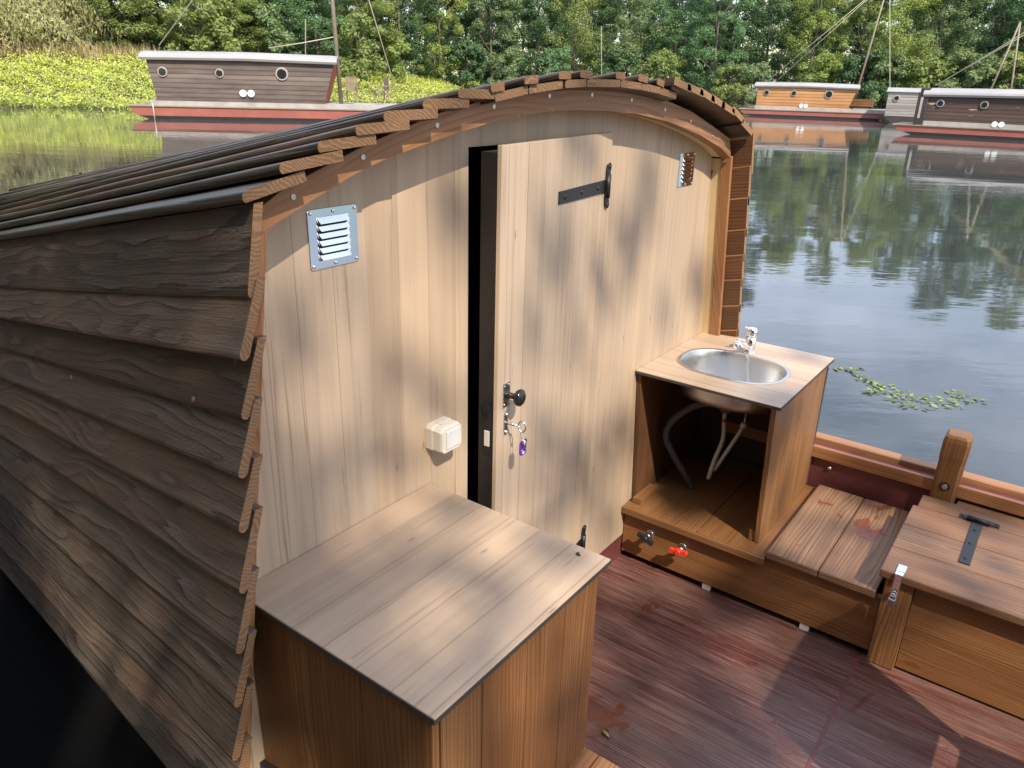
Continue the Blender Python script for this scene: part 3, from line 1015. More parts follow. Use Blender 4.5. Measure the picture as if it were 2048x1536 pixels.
b = MB()
cx, cz = 1.319, .884
secs = []
for y, w, h, c in ((-.0006, .040, .036, .009), (-.022, .040, .036, .009), (-.026, .0385, .0345, .009), (-.048, .0385, .0345, .009), (-.0545, .0365, .0325, .008)):
    secs.append([(p[0], y, p[1]) for p in octo(cx, cz, w, h, c)])
b.loft(secs, 0)
sw = b.build('light_switch', 'cream_plastic', boat)
b = MB()
b.prism([(cx - .022, cz - .024), (cx + .029, cz - .024), (cx + .029, cz + .024), (cx - .022, cz + .024)], -.0575, -.0546, 1, 0, 2, bev=.001)
b.build('rocker', 'rocker', sw)
b = MB()
b.disc((cx - .004, -.02, cz + .036), (0, 0, 1), .012, .0012, 18, 0)
b.build('cable_knockout', 'cream_plastic', sw)

# ================================================================ counter cabinet (near side)
cab = thing('counter_cabinet', 'low cabinet of vertical brown planks with pale oak counter under the light switch', 'cabinet', (1.0, -.27, .25))
b = MB()
b.box(.712, 1.291, -.541, -.001, .737, .7495, 0, 0, bev=.0022, uvo=(0, 30000.035))
ct = b.build('countertop', ['lamtop', 'lamedge'], cab)
b = MB()
b.box(.7135, 1.2895, -.5395, -.002, .7355, .7368, 0, 0, bev=0)
b.box(.7128, 1.2902, -.5418, -.540, .7362, .7465, 0, 0, bev=0)
b.box(.7112, .7128, -.5402, -.002, .7362, .7465, 0, 1, bev=0)
b.box(1.2902, 1.2918, -.5402, -.002, .7362, .7465, 0, 1, bev=0)
b.build('edge_band', 'lamedge', ct)
b = MB()
ys = [-.522, -.497, -.345, -.195, -.003]
for a, c in zip(ys, ys[1:]):
    b.box(.727, .745, a + .0008, c - .0008, .194, .735, 0, 2, bev=.0018)
b.build('side_panel', ['stain', 'end'], cab)
b = MB()
xs = [.7465, .862, 1.005, 1.14, 1.275]
for a, c in zip(xs, xs[1:]):
    b.box(a + .001, c - .001, -.5225, -.504, .194, .735, 0, 2, bev=.0018)
b.build('rear_panel', ['stain', 'end'], cab)
b = MB()
for a, c in ((-.503, -.33), (-.33, -.16), (-.16, -.003)):
    b.box(1.257, 1.2745, a + .001, c - .001, .194, .735, 0, 2, bev=.0018)
b.build('inner_panel', ['stain', 'end'], cab)
# specks on the counter
b = MB()
b.ball(on_z(1155, 1107, .7505), (.006, .0035, .0025), 0)
b.ball(on_z(1158, 1110, .7505), (.004, .004, .002), 0)
tag(b.build('seed_crumb', 'interior'), 'tiny dark seed crumb on the far corner of the near counter', 'debris')

# ================================================================ benches
def bench_planks(name_label, mats, xr, y_edges, z0, z1, parent):
    for i, (a, c) in enumerate(zip(y_edges, y_edges[1:])):
        b = MB()
        b.box(xr[0], xr[1], a + .0012, c - .0012, z0, z1, 0, 0, bev=.006)
        o = b.build('seat_plank', [mats[i % len(mats)]], parent)


bench = thing('bench', 'low side bench along the far hull with water stained seat planks and red valve', 'bench', (2.6, -.78, 0))
bench_planks('', ['benchwet'], (2.408, 3.035), [-.945, -.758, -.578], .164, .194, bench)
bench_planks('', ['worn'], (2.47, 3.035), [-1.5, -1.23, -.985], .164, .194, bench)
# plinth under the sink cabinet
b = MB()
for a, c in ((-.574, -.314), (-.311, -.004)):
    b.box(2.410, 3.05, a, c, .140, .165, 0, 0, bev=.003)
b.box(2.400, 2.4095, -.576, -.004, .136, .1635, 0, 1, bev=.002)
b.build('plinth_plank', ['stain', 'end'], bench)
b = MB()
b.box(2.43, 2.452, -.962, -.002, -.055, .1635, 0, 1, bev=.003)
b.build('front_panel', ['stain', 'end'], bench)
for y in (-.372, -.745):
    b = MB()
    b.box(2.434, 2.465, y - .016, y + .016, -.083, -.056, 0, 2, bev=.001)
    b.build('spacer_block', 'block', bench)
b = MB()
b.box(2.62, 2.64, -1.5, -.002, -.083, .138, 0, 1, bev=0)
b.build('support_board', 'interior', bench)


def valve(y, z, mats, big):
    b = MB()
    b.tube([(2.431, y, z), (2.408, y, z), (2.402, y, z)], [.011, .011, .008], 14, 1)
    b.disc((2.4305, y, z), (-1, 0, 0), .017, .003, 18, 1)
    b.tube([(2.425, y, z), (2.39, y, z)], [.0075, .0075], 12, 1)
    stem = b
    prof = [(-.036, .004), (-.032, .010), (-.014, .008), (-.008, .013), (.008, .013), (.014, .008), (.032, .010), (.036, .004)]
    tilt = R(-8 if big else 20)
    def P(a, w, x):
        return (x, y + a * math.cos(tilt) - w * math.sin(tilt), z + a * math.sin(tilt) + w * math.cos(tilt))
    secs = [[P(a, w, 2.380), P(a, w, 2.394), P(a, -w, 2.394), P(a, -w, 2.380)] for a, w in prof]
    h = MB()
    h.loft(secs, 0)
    h.tube([(2.400, y, z), (2.377, y, z)], [.012, .011], 14, 0)
    o = stem.build('valve_stem', ['zinc', 'zinc'], bench)
    hh = h.build('valve_handle', [mats], o)
    return hh


valve(-.262, .068, 'red', True)['label'] = 'red lever handle'
valve(-.123, .070, 'blackplastic', False)['label'] = 'black lever handle'

# near bench the counter cabinet stands on
nb = thing('bench', 'near side bench ledge under the plank cabinet at the bottom edge', 'bench', (1.0, -.8, 0))
for a, c in ((-1.02, -.79), (-.787, -.56), (-.557, -.3), (-.297, -.003)):
    b = MB()
    b.box(.76, 1.284, a, c, .160, .190, 0, 0, bev=.005)
    b.build('seat_plank', ['fresh', 'end'], nb)
b = MB()
b.box(1.245, 1.265, -1.02, -.003, -.083, .159, 0, 1, bev=.003)
b.build('front_panel', ['stain', 'end'], nb)

# ================================================================ sink cabinet
sink = thing('sink_cabinet', 'open fronted plank cabinet with oak top, oval steel sink and mixer tap', 'sink unit', (2.7, -.27, .27))
# top with oval hole
SX, SY = 2.70, -.262
ta = R(0)


def oval(rx, ry, n=48, e=2.6):
    o = []
    for k in range(n):
        a = 2 * math.pi * k / n
        c, s_ = math.cos(a), math.sin(a)
        o.append((SX + rx * math.copysign(abs(c) ** (2 / e), c), SY + ry * math.copysign(abs(s_) ** (2 / e), s_)))
    return o


bm = bmesh.new()
hole = oval(.148, .196)
rect = []
x0, x1, y0, y1 = 2.415, 3.048, -.542, -.002
for p in hole:
    dx, dy = p[0] - SX, p[1] - SY
    k = min(((x1 - SX) / dx if dx > 0 else (x0 - SX) / dx) if abs(dx) > 1e-6 else 1e9, ((y1 - SY) / dy if dy > 0 else (y0 - SY) / dy) if abs(dy) > 1e-6 else 1e9)
    rect.append((SX + dx * k, SY + dy * k))
for cx_, cy_ in ((x0, y0), (x0, y1), (x1, y0), (x1, y1)):
    i = min(range(len(rect)), key=lambda q: (rect[q][0] - cx_) ** 2 + (rect[q][1] - cy_) ** 2)
    rect[i] = (cx_, cy_)
zt, zb = .7365, .725
n = len(hole)
V = [[bm.verts.new((p[0], p[1], z)) for p in q] for q, z in ((hole, zt), (rect, zt), (rect, zb), (hole, zb))]
for a in range(4):
    A, B = V[a], V[(a + 1) % 4]
    for i in range(n):
        bm.faces.new((A[i], A[(i + 1) % n], B[(i + 1) % n], B[i]))
bmesh.ops.recalc_face_normals(bm, faces=bm.faces[:])
b = MB()
b.add_bm(bm, 0, 1, None, False, None, (1.0, 40000.02))
top = b.build('countertop', ['lamtop'], sink)
b = MB()
b.box(x0 + .0015, x1 - .0015, y0 - .0016, y0 - .0002, zb, zt - .002, 0, 0, bev=0)
b.box(x0 - .0016, x0 - .0002, y0 - .001, y1, zb, zt - .002, 0, 1, bev=0)
b.build('edge_band', 'lamedge', top)
# basin
b = MB()
secs = []
for rx, ry, z in ((.160, .208, zt + .0012), (.1575, .2055, zt + .0035), (.149, .197, zt + .0028), (.1455, .1935, zt - .002), (.142, .19, zt - .03), (.136, .184, zt - .10), (.125, .172, zt - .128), (.10, .145, zt - .139), (.03, .03, zt - .142), (.028, .028, zt - .146)):
    secs.append([(p[0], p[1], z) for p in oval(rx, ry, 48, 2.5)])
for rx, ry, z in ((.10, .146, zt - .141), (.127, .174, zt - .13), (.138, .186, zt - .10), (.144, .192, zt - .03), (.1475, .1955, zt - .004), (.159, .207, zt + .0006)):
    secs.append([(p[0], p[1], z) for p in oval(rx, ry, 48, 2.5)])
b.loft(secs, 0, False, smooth=True)
b.build('sink_basin', 'steel', sink)
b = MB()
b.disc((SX, SY, zt - .1455), (0, 0, 1), .029, .003, 24, 0)
b.tube([(SX, SY, zt - .15), (SX, SY, zt - .19)], .025, 16, 1)
b.build('drain', ['chrome', 'greyhose'], sink)
# plug chain draped into the basin
b = MB()
cp = [(2.845, -.258, zt + .004), (2.838, -.27, zt - .004), (2.832, -.276, zt - .03), (2.82, -.29, zt - .08), (2.79, -.315, zt - .125), (2.75, -.33, zt - .134)]
for (p, q) in zip(cp, cp[1:]):
    for k in range(6):
        b.ball(Vector(p).lerp(Vector(q), k / 6), .0026, 0, None, 6, 4)
b.build('plug_chain', 'chrome', sink)
# tap
b = MB()
TX, TY = 2.892, -.255
b.tube([(TX, TY, zt), (TX, TY, zt + .004), (TX, TY, zt + .006)], [.025, .025, .022], 24)
b.tube([(TX, TY, zt + .006), (TX, TY, zt + .068)], [.0195, .0195], 24)
tap = b.build('tap', 'chrome', sink)
b = MB()
d = Vector((-.93, .30, 0)).normalized()
b.tube([Vector((TX, TY, zt + .022)) , Vector((TX, TY, zt + .030)) + d * .03, Vector((TX, TY, zt + .048)) + d * .065, Vector((TX, TY, zt + .056)) + d * .085, Vector((TX, TY, zt + .056)) + d * .092], [.0145, .0135, .012, .0125, .010], 16)
b.tube([Vector((TX, TY, zt + .058)) + d * .086, Vector((TX, TY, zt + .034)) + d * .090], [.0125, .0118], 16)
b.build('spout', 'chrome', tap)
b = MB()
b.tube([(TX, TY, zt + .0685), (TX, TY, zt + .072), (TX, TY, zt + .095), (TX, TY, zt + .101)], [.0185, .021, .021, .0165], 24)
b.tube([Vector((TX, TY, zt + .092)) + d * .016, Vector((TX, TY, zt + .112)) + d * .042], [.0055, .0042], 10)
b.build('lever', 'chrome', tap)


# slanted side panels
def slant(y0_, y1_, name, mat='stain'):
    b = MB()
    zz0, zz1 = .1665, .724
    f0, f1 = 2.482, 2.428
    edges = [0, .33, .66, 1]
    for a, c in zip(edges, edges[1:]):
        def X(z, t):
            fx = f0 + (f1 - f0) * (z - zz0) / (zz1 - zz0)
            return fx + (3.030 + .03 * (zz1 - z) - fx) * t
        pts = [(X(z_, t_), y_, z_) for t_ in (a, c) for y_ in (y0_, y1_) for z_ in (zz0, zz1)]
        b.hexa(pts, 0, 2, None, .0015)
    return b.build(name, [mat, 'end'], sink)


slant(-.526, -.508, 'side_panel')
slant(-.020, -.003, 'side_panel', 'stainshade')  # darker tone stands in for the missing light inside the cabinet
b = MB()
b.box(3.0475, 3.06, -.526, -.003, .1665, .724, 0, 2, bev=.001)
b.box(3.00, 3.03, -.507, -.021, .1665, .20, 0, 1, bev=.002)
b.build('back_panel', 'interior', sink)  # near-black brown paints in the shade at the back of the cabinet
for q in ((2.485, 2.51, -.507, -.485, .1665, .21, 0, 2), (2.45, 2.60, -.06, -.021, .1665, .19, 0, 0)):
    b = MB()
    b.box(*q, bev=.002)
    b.build('corner_block', ['stain'], sink)
# hoses
def spline(pts, n=8):
    P = [Vector(p) for p in pts]
    P = [P[0] * 2 - P[1]] + P + [P[-1] * 2 - P[-2]]
    o = []
    for i in range(1, len(P) - 2):
        for k in range(n):
            t = k / n
            a, b_, c, d_ = P[i - 1:i + 3]
            o.append(.5 * ((2 * b_) + (c - a) * t + (2 * a - 5 * b_ + 4 * c - d_) * t * t + (3 * b_ - a - 3 * c + d_) * t ** 3))
    o.append(P[-2])
    return o


b = MB()
pth = spline([(2.70, -.235, .572), (2.66, -.16, .560), (2.62, -.085, .49), (2.62, -.06, .41), (2.65, -.09, .32), (2.69, -.14, .22), (2.71, -.16, .166)], 14)
b.tube(pth, [.0135 + .0015 * (k % 2) for k in range(len(pth))], 12)
b.build('drain_hose', 'greyhose', sink)
b = MB()
pth = spline([(2.78, -.25, .60), (2.74, -.245, .52), (2.70, -.265, .43), (2.68, -.25, .34), (2.68, -.235, .25)], 8)
b.tube(pth, .0085, 12, 0)
b.tube([pth[10], pth[11]], .0095, 12, 1)
b.build('water_hose', ['whitehose', 'red'], sink)
b = MB()
pth = spline([(2.80, -.30, .60), (2.75, -.325, .53), (2.73, -.325, .485), (2.70, -.30, .41), (2.69, -.25, .29)], 8)
b.tube(pth[:14], .0055, 10, 1)
b.tube(pth[13:17], [.012, .013, .013, .011], 14, 0)
b.tube(pth[16:], .008, 12, 0)
b.build('water_hose', ['whitehose', 'screw'], sink)

# ================================================================ locker with padlock
lock = thing('storage_locker', 'brown wooden storage locker at the right edge with hinged worn plank lid', 'locker', (2.6, -1.3, 0))
b = MB()
for x0_, x1_ in ((2.394, 2.565), (2.567, 2.74), (2.742, 2.911)):
    b.box(x0_, x1_, -1.9, -.942, .262, .290, 0, 1, bev=.005)
lid = b.build('lid', ['worn', 'end'], lock)
b = MB()
b.box(2.915, 3.018, -1.9, -.957, .260, .290, 0, 1, bev=.005)
b.box(3.0195, 3.064, -1.9, -1.07, .258, .287, 0, 1, bev=.004)
b.build('fixed_top_plank', ['worn'], lock)
b = MB()
b.box(2.412, 2.452, -1.047, -.963, -.083, .260, 0, 2, bev=.003)
b.build('corner_post', ['stain', 'end'], lock)
b = MB()
for z0_, z1_ in ((-.075, .09), (.092, .259)):
    b.box(2.432, 2.450, -1.9, -1.0485, z0_, z1_, 0, 1, bev=.002)
b.build('front_panel', ['stain', 'end'], lock)
b = MB()
b.box(2.4525, 3.05, -.98, -.964, -.083, .259, 0, 0, bev=.002)
b.build('side_panel', ['stain', 'end'], lock)
# lid hinge
b = MB()
hy, hx = -1.154, 2.915
b.prism([(2.595, hy - .017), (2.595, hy + .017), (2.905, hy + .017), (2.905, hy - .017)], .2905, .2945, 2, 0, 0, bev=.0008)
for q in (2.63, 2.74, 2.845):
    b.ball((q, hy, .2945), (.0075, .0075, .004), 0, None, 10, 6)
b.tube([(hx + .004, hy - .036, .298), (hx + .004, hy + .036, .298)], .010, 12)
b.box(2.918, 2.945, hy - .066, hy + .060, .2905, .2945, 0, 1, bev=.001)
for q in (-.056, .05):
    b.ball((2.932, hy + q, .2945), (.007, .007, .004), 0, None, 10, 6)
b.build('hinge', 'iron', lid)
# hasp
b = MB()
b.box(2.410, 2.455, -1.011, -.985, .2905, .2945, 0, 0, bev=.001)
b.box(2.3885, 2.4095, -1.010, -.986, .2905, .2940, 0, 0, bev=.001)
b.box(2.3875, 2.3905, -1.009, -.987, .215, .2904, 0, 2, bev=.001)
b.box(2.3905, 2.4115, -1.007, -.989, .207, .215, 0, 0, bev=.001)
for z in (.28, .245):
    for y in (-1.003, -.993):
        b.disc((2.3875, y, z), (-1, 0, 0), .0025, .001, 8, 0)
b.build('hasp', 'chrome', lock)
pad = thing('padlock', 'small steel padlock hanging from the locker hasp', 'padlock', (2.38, -.997, .19))
b = MB()
b.box(2.374, 2.386, -1.010, -.984, .180, .206, 0, 2, bev=.003)
b.build('padlock_body', 'zinc', pad)
b = MB()
b.tube([(2.380, -.997 + .009 * math.cos(a), .206 + .020 * math.sin(a)) for a in [k * math.pi / 10 for k in range(11)]], .0025, 8)
b.build('shackle', 'chrome', pad)

# unseen seat added aft to throw the hard edged shadow on the deck
shadow_caster = thing('shadow_seat', 'unseen seat shape with a plank back, added to cast the deck shadow', 'seat', (1.7, -1.7, 0))
for x in (1.53, 2.0):
    for y in (-1.67, -2.05):
        b = MB()
        b.box(x - .02, x + .02, y - .02, y + .02, -.083, .40 if y < -1.7 else 1.0, 0, 2, bev=.003)
        b.build('leg', 'stain', shadow_caster)
b = MB()
for k in range(4):
    b.box(1.50, 2.03, -1.649, -1.628, .44 + k * .142, .578 + k * .142, 0, 0, bev=.003)
b.build('backrest', 'stain', shadow_caster)
b = MB()
b.box(1.50, 2.03, -2.08, -1.692, .402, .426, 0, 0, bev=.004)
b.build('seat', 'stain', shadow_caster)


# leaves lying about
def leaf(name, c, length, width, heading, mat, label, tilt=0.0, nrm=(0, 0, 1)):
    bm = bmesh.new()
    rows = []
    for k in range(7):
        t = k / 6
        w = width * math.sin(math.pi * (t ** .8)) * .5 + .0003
        zc = .12 * length * math.sin(t * 3.1)
        rows.append([bm.verts.new(((t - .5) * length, s_ * w, zc + abs(s_) * w * .35)) for s_ in (-1, 0, 1)])
    for a, c_ in zip(rows, rows[1:]):
        for j in (0, 1):
            bm.faces.new((a[j], a[j + 1], c_[j + 1], c_[j]))
    q = Vector(nrm).to_track_quat('Z', 'Y')
    X = Matrix.Translation(Vector(c)) @ q.to_matrix().to_4x4() @ Matrix.Rotation(heading, 4, 'Z') @ Matrix.Rotation(tilt, 4, 'Y')
    r = bmesh.ops.solidify(bm, geom=bm.faces[:], thickness=.0004)
    b = MB()
    b.add_bm(bm, 0, 0, None, True, X)
    return tag(b.build(name, mat), label, 'leaf')


p = on_z(1212, 1468, -.082)
leaf('dry_leaf', p, .04, .018, 1.2, 'leafdry', 'pale dry curled leaf lying on the maroon deck')
leaf('green_leaf', (.724, -.05, .672), .055, .017, 1.45, 'leafgreen', 'narrow yellow green leaf caught on the plank side of the near cabinet', 0, (-1, 0, .1))
rp_ = Vector(roof_pt(1.16, 1.715, 1.72))
leaf('green_leaf', rp_, .05, .03, .6, 'leafgreen', 'small bright green leaf lying on the dark roof planks')

# floating jetty the photographer stands on
jet = thing('jetty', 'plank jetty alongside the near side of the houseboat', 'jetty', (-.8, 0, 0))
b = MB()
for k in range(60):
    b.box(-2.0, .33, -4.0 + k * .15, -4.0 + k * .15 + .142, .17, .20, 0, 0, bev=0)
b.build('decking', 'worn', jet)
b = MB()
b.box(-1.9, .25, -3.9, 4.9, WATER - .25, .168, 0, 1, bev=0)
b.build('float', 'hullout', jet)
b = MB()
b.loft([[(.24, y, WATER + .03), (.24, y, WATER + .09), (.69 + TAP * max(0, y + .1), y, WATER + .09), (.69 + TAP * max(0, y + .1), y, WATER + .03)] for y in (-2.0, -.1, 1.5, 3.0, 5.0)], 0)
b.build('dark_gap_cover', 'gapblack', jet)  # black sheet added over the water gap to keep it dark

# ================================================================ far boats
def at_px(px, py, dist):
    d = ray(px, py)
    return CAM + d * (dist / math.hypot(d.x, d.y))


def far_boat(name, label, p0, p1, hull, cab, clad, ports, discs, roofh=.40, wall=2.0, hullh=.62, beam=2.6, rake_r=.45, rake_l=0.0, hullmat='hullred', endmat='rust', extra=None):
    """p0,p1: two points of the waterline on the picture; hull / cab: start and end along it in the same units"""
    A, B = on_z(*p0), on_z(*p1)
    d = (B - A)
    k = d.length / (p1[0] - p0[0])
    ux = lambda px: (px - p0[0]) * k
    t = thing(name, label, 'houseboat')
    h0, h1 = ux(hull[0]), ux(hull[1])
    b = MB()
    prof = [(h0, hullh), (h0 + .10, hullh * .5), (h0 + .35, .13), (h1 - 1.1, .13), (h1 - .45, hullh * .5), (h1, hullh)]
    b.prism(prof, 0, beam, 1, 0, 0, bev=0)
    hl = b.build('hull', hullmat, t)
    b = MB()
    b.prism([(h0 + .36, .128), (h0 + .9, -.05), (h0 + 1.6, -.25), (h1 - 2.2, -.25), (h1 - 1.5, -.02), (h1 - 1.12, .128)], .01, beam - .01, 1, 0, 0, bev=0)
    b.build('tarred_bottom', 'hullout', hl)
    b = MB()
    b.box(h0 - .12, h1 + .1, -.05, beam + .05, hullh, hullh + .05, 1, 0, bev=0)
    c0, c1 = ux(cab[0]), ux(cab[1])
    b.box(c0 - .05, h1 - .5, .06, beam - .06, hullh + .05, hullh + .24, 0, 0, bev=0)
    b.build('deck_edge', ['deckgrey', 'pole'], t)
    zb = hullh + .24
    zt = zb + wall
    # cabin walls: raked ends
    b = MB()
    pr = [(c0 + rake_l, zb), (c1 - rake_r, zb), (c1, zt), (c0, zt)]
    b.prism(pr, .12, .20, 1, 0, 0, bev=0, uvo=(random.random() * 20, 3.0))
    b.prism(pr, beam - .20, beam - .12, 1, 0, 0, bev=0, uvo=(random.random() * 20, 3.0))
    wl = b.build('cabin_wall', clad, t)
    for x0b, x1b, sg in ((c1 - rake_r - .06, c1 - .06, 1), (c0 + rake_l + .0, c0 + .0, -1)):
        b = MB()
        b.hexa([(x + (.05 if i else 0), y, z) for i in (0, 1) for y in (.20, beam - .20) for x, z in ((x0b, zb), (x1b, zt))], 0, 2, bev=0)
        arc = [(.20, zt), (beam - .20, zt)] + [(beam / 2 + (beam / 2 - .2) * math.cos(a), zt + roofh * .8 * math.sin(a)) for a in [j * math.pi / 8 for j in range(1, 8)]]
        b.prism(arc, x1b, x1b + .05, 0, 0, 1, bev=0)
        b.build('end_wall', endmat, t)
    b = MB()
    secs = []
    for x, dz in ((c0 - .22, 0), (c0 + (c1 - c0) * .5, .05), (c1 + .10, 0)):
        top = [(x, beam / 2 + (beam / 2 + .06) * math.cos(a), zt - .04 + dz + (roofh + .04) * math.sin(a) ** .8) for a in [j * math.pi / 14 for j in range(15)]]
        secs.append(top + [(q[0], beam / 2 + (q[1] - beam / 2) * .97, q[2] - .09) for q in top[::-1]])
    b.loft(secs, 0)
    b.build('roof', 'roofwhite', t)
    for px, zc, r in ports:
        b = MB()
        x = ux(px)
        z = zb + wall * zc
        b.tube([(x, .13, z), (x, .06, z)], [r, r * .92], 24)
        p = b.build('porthole', 'portring', t)
        b = MB()
        b.disc((x, .061, z), (0, -1, 0), r * .72, .012, 24)
        b.build('porthole_glass', 'dkglass', p)
    for px, z, r in discs:
        b = MB()
        b.disc((ux(px), .12, zb + z), (0, -1, 0), r, .09, 20)
        b.build('fender', 'white', t)
    if extra: extra(t, ux, zb, zt, beam)
    t.location = A
    t.rotation_euler = (0, 0, math.atan2(d.y, d.x))
    return t, k, A, d.normalized()


def rope_part(t, pts, r, mat='rope', name='rope'):
    b = MB()
    b.tube(pts, r, 6)
    return b.build(name, mat, t)


def mast_local(t, x, y, z0, top, r):
    b = MB()
    b.tube([(x, y, z0), ((x + top[0]) / 2, (y + top[1]) / 2, (z0 + top[2]) / 2), top], [r, r * .9, r * .6], 8)
    return b.build('mast', 'pole', t)


def ex1(t, ux, zb, zt, beam):
    x = ux(684)
    top = (ux(668), .9, 11.0)
    mast_local(t, x, .9, zb - .15, top, .09)
    rope_part(t, [(ux(320), 1.2, zt + .45), (ux(668) - .0, .9, 11.0)], .024)
    rope_part(t, [(ux(668), .9, 11.0), (ux(800), .9, zb + .7)], .024)
    rope_part(t, [(ux(678), .9, zt + 1.0), (ux(610), 1.0, zt + .72), (ux(540), 1.1, zt + .48)], .022)
    rope_part(t, [(ux(310), -.08, zb - .1), (ux(310), -.09, -.1)], .03)
    b = MB()
    b.box(ux(610) - .05, ux(610) + .05, 2.0, 2.1, zt, zt + 2.3, 0, 2, bev=0)


far_boat('houseboat', 'weathered grey brown houseboat with three portholes moored before the yellow flower bank', (275, 237), (600, 243), (262, 905), (305, 678), 'cladgrey',
         [(335, .66, .21), (446, .66, .19), (570, .68, .28)], [(489, .36, .15), (505, .36, .15)], roofh=.24, wall=1.74, hullh=.50, rake_r=.55, rake_l=.25, extra=ex1)


def ex2(t, ux, zb, zt, beam):
    top = (ux(1728), 1.0, zb + 7.6)
    mast_local(t, ux(1701), 1.0, zb - .1, top, .065)
    rope_part(t, [(ux(1530), 1.0, zt + .45), top], .02)
    rope_part(t, [(ux(1545), 1.6, zt + .40), top], .02)
    rope_part(t, [top, (ux(1768), 1.0, zb + 1.0), (ux(1774), 1.0, zb + .2)], .02)


far_boat('houseboat', 'orange brown houseboat with pale roof and three portholes across the water', (1490, 231), (1715, 240), (1478, 1796), (1509, 1706), 'clador',
         [(1528, .66, .19), (1583, .66, .19), (1652, .66, .28)], [(1601, .10, .13), (1610, .10, .13)], wall=1.30, hullh=.40, rake_r=.40, roofh=.20, endmat='clador', extra=ex2)


def ex4(t, ux, zb, zt, beam):
    b = MB()
    b.box(ux(1822), ux(1843), .02, .10, zb - .2, zt + .05, 0, 2, bev=.01)
    b.box(ux(1824), ux(1843), .2, beam - .2, zt - .1, zt + .25, 0, 2, bev=.05)
    b.build('porch_screen', 'darkwall', t)
    b = MB()
    b.box(ux(1829), ux(1834), -.0, .018, zb + .1, zt - .15, 0, 2, bev=0)
    b.build('porch_window', 'deckgrey', t)
    top = (ux(1978), 3.2, zb + 4.3)
    for px in (1948, 1997):
        b = MB()
        b.tube([(ux(px), 2.7, zt - .4), top], [.045, .035], 8)
        b.build('mast', 'pole', t)
    for y in (1.2, 1.7):
        rope_part(t, [(ux(1845), y, zt + .35), (ux(2120), y, zt + 4.2 + (y - 1.2) * .6)], .018)


far_boat('houseboat', 'dark brown houseboat with peeling paint specks at the right edge', (1795, 268), (2048, 282), (1786, 2330), (1843, 2240), 'cladbrown',
         [(1870, .66, .17), (1957, .66, .17), (2120, .66, .17)], [(1985, -.02, .12), (1998, -.02, .12)], wall=1.17, hullh=.40, roofh=.24, rake_r=.4, endmat='darkwall', extra=ex4)

# small grey houseboat between them
A = at_px(1776, horizon(1776), 55)
B = at_px(1900, horizon(1900), 55)


def ex3(t, ux, zb, zt, beam): pass


t3 = thing('houseboat', 'small silver grey houseboat half hidden between the orange and the dark boat', 'houseboat')
b = MB()
b.prism([(0, .4), (.5, 0), (5, -.2), (6, .4)], 0, 2.4, 1, 0, 0, bev=0)
b.build('hull', 'darkwall', t3)
b = MB()
b.box(.1, 4.6, .1, 2.3, .4, 1.80, 0, 0, bev=0, uvo=(4, 1))
b.build('cabin_wall', 'cladsilver', t3)
b = MB()
b.loft([[(x, 1.2 + 1.2 * math.cos(a), 1.78 + .24 * math.sin(a)) for a in [j * math.pi / 10 for j in range(11)]] for x in (0, 4.8)], 0)
b.build('roof', 'roofwhite', t3)
b = MB()
b.tube([(.6, .11, 1.42), (.6, .03, 1.42)], [.2, .18], 20)
p = b.build('porthole', 'portring', t3)
b = MB()
b.disc((.6, .031, 1.42), (0, -1, 0), .13, .01, 20)
b.build('porthole_glass', 'dkglass', p)
dd = (B - A).normalized()
t3.location = (A.x, A.y, WATER)
t3.rotation_euler = (0, 0, math.atan2(dd.y, dd.x))

# poles on the far side
def pole(px, ytop, ybase, dist, r, label):
    b = MB()
    P0, P1 = at_px(px, ybase, dist), at_px(px, ytop, dist)
    b.tube([P0, P1], [r, r * .7], 8)
    tag(b.build('mooring_pole', 'pole'), label, 'pole')


pole(611, 38, 215, 44, .032, 'thin pole standing behind the weathered grey boat')
pole(1203, 52, 225, 62, .04, 'thin pale pole rising behind the crest of the plank roof')


# chairs and crates on the far decks
def chair(P, rot, label):
    t = thing('garden_chair', label, 'chair', (0, 0, 0), 'wooden chairs on the far boat deck')
    b = MB()
    for k in range(4):
        b.box(-.26 + k * .135, -.26 + k * .135 + .115, -.25, .25, .40, .425, 0, 1, bev=0)
    b.build('seat', 'pole', t)
    b = MB()
    for k in range(5):
        b.box(-.26 + k * .105, -.26 + k * .105 + .085, .25, .275, .42, .98, 0, 2, bev=0)
    b.build('backrest', 'pole', t)
    for x in (-.24, .20):
        for y in (-.24, .21):
            b = MB()
            b.box(x, x + .05, y, y + .05, 0, .40, 0, 2, bev=0)
            b.build('leg', 'pole', t)
    b = MB()
    for x in (-.29, .25):
        b.box(x, x + .05, -.26, .28, .60, .63, 0, 1, bev=0)
    b.build('armrest', 'pole', t)
    t.location = P
    t.rotation_euler = (0, 0, rot)


def boat_pt(p0, p1, px, y, z):
    A, B = on_z(*p0), on_z(*p1)
    d = (B - A)
    k = d.length / (p1[0] - p0[0])
    d.normalize()
    n_ = Vector((-d.y, d.x, 0))
    return A + d * ((px - p0[0]) * k) + n_ * y + Vector((0, 0, z))


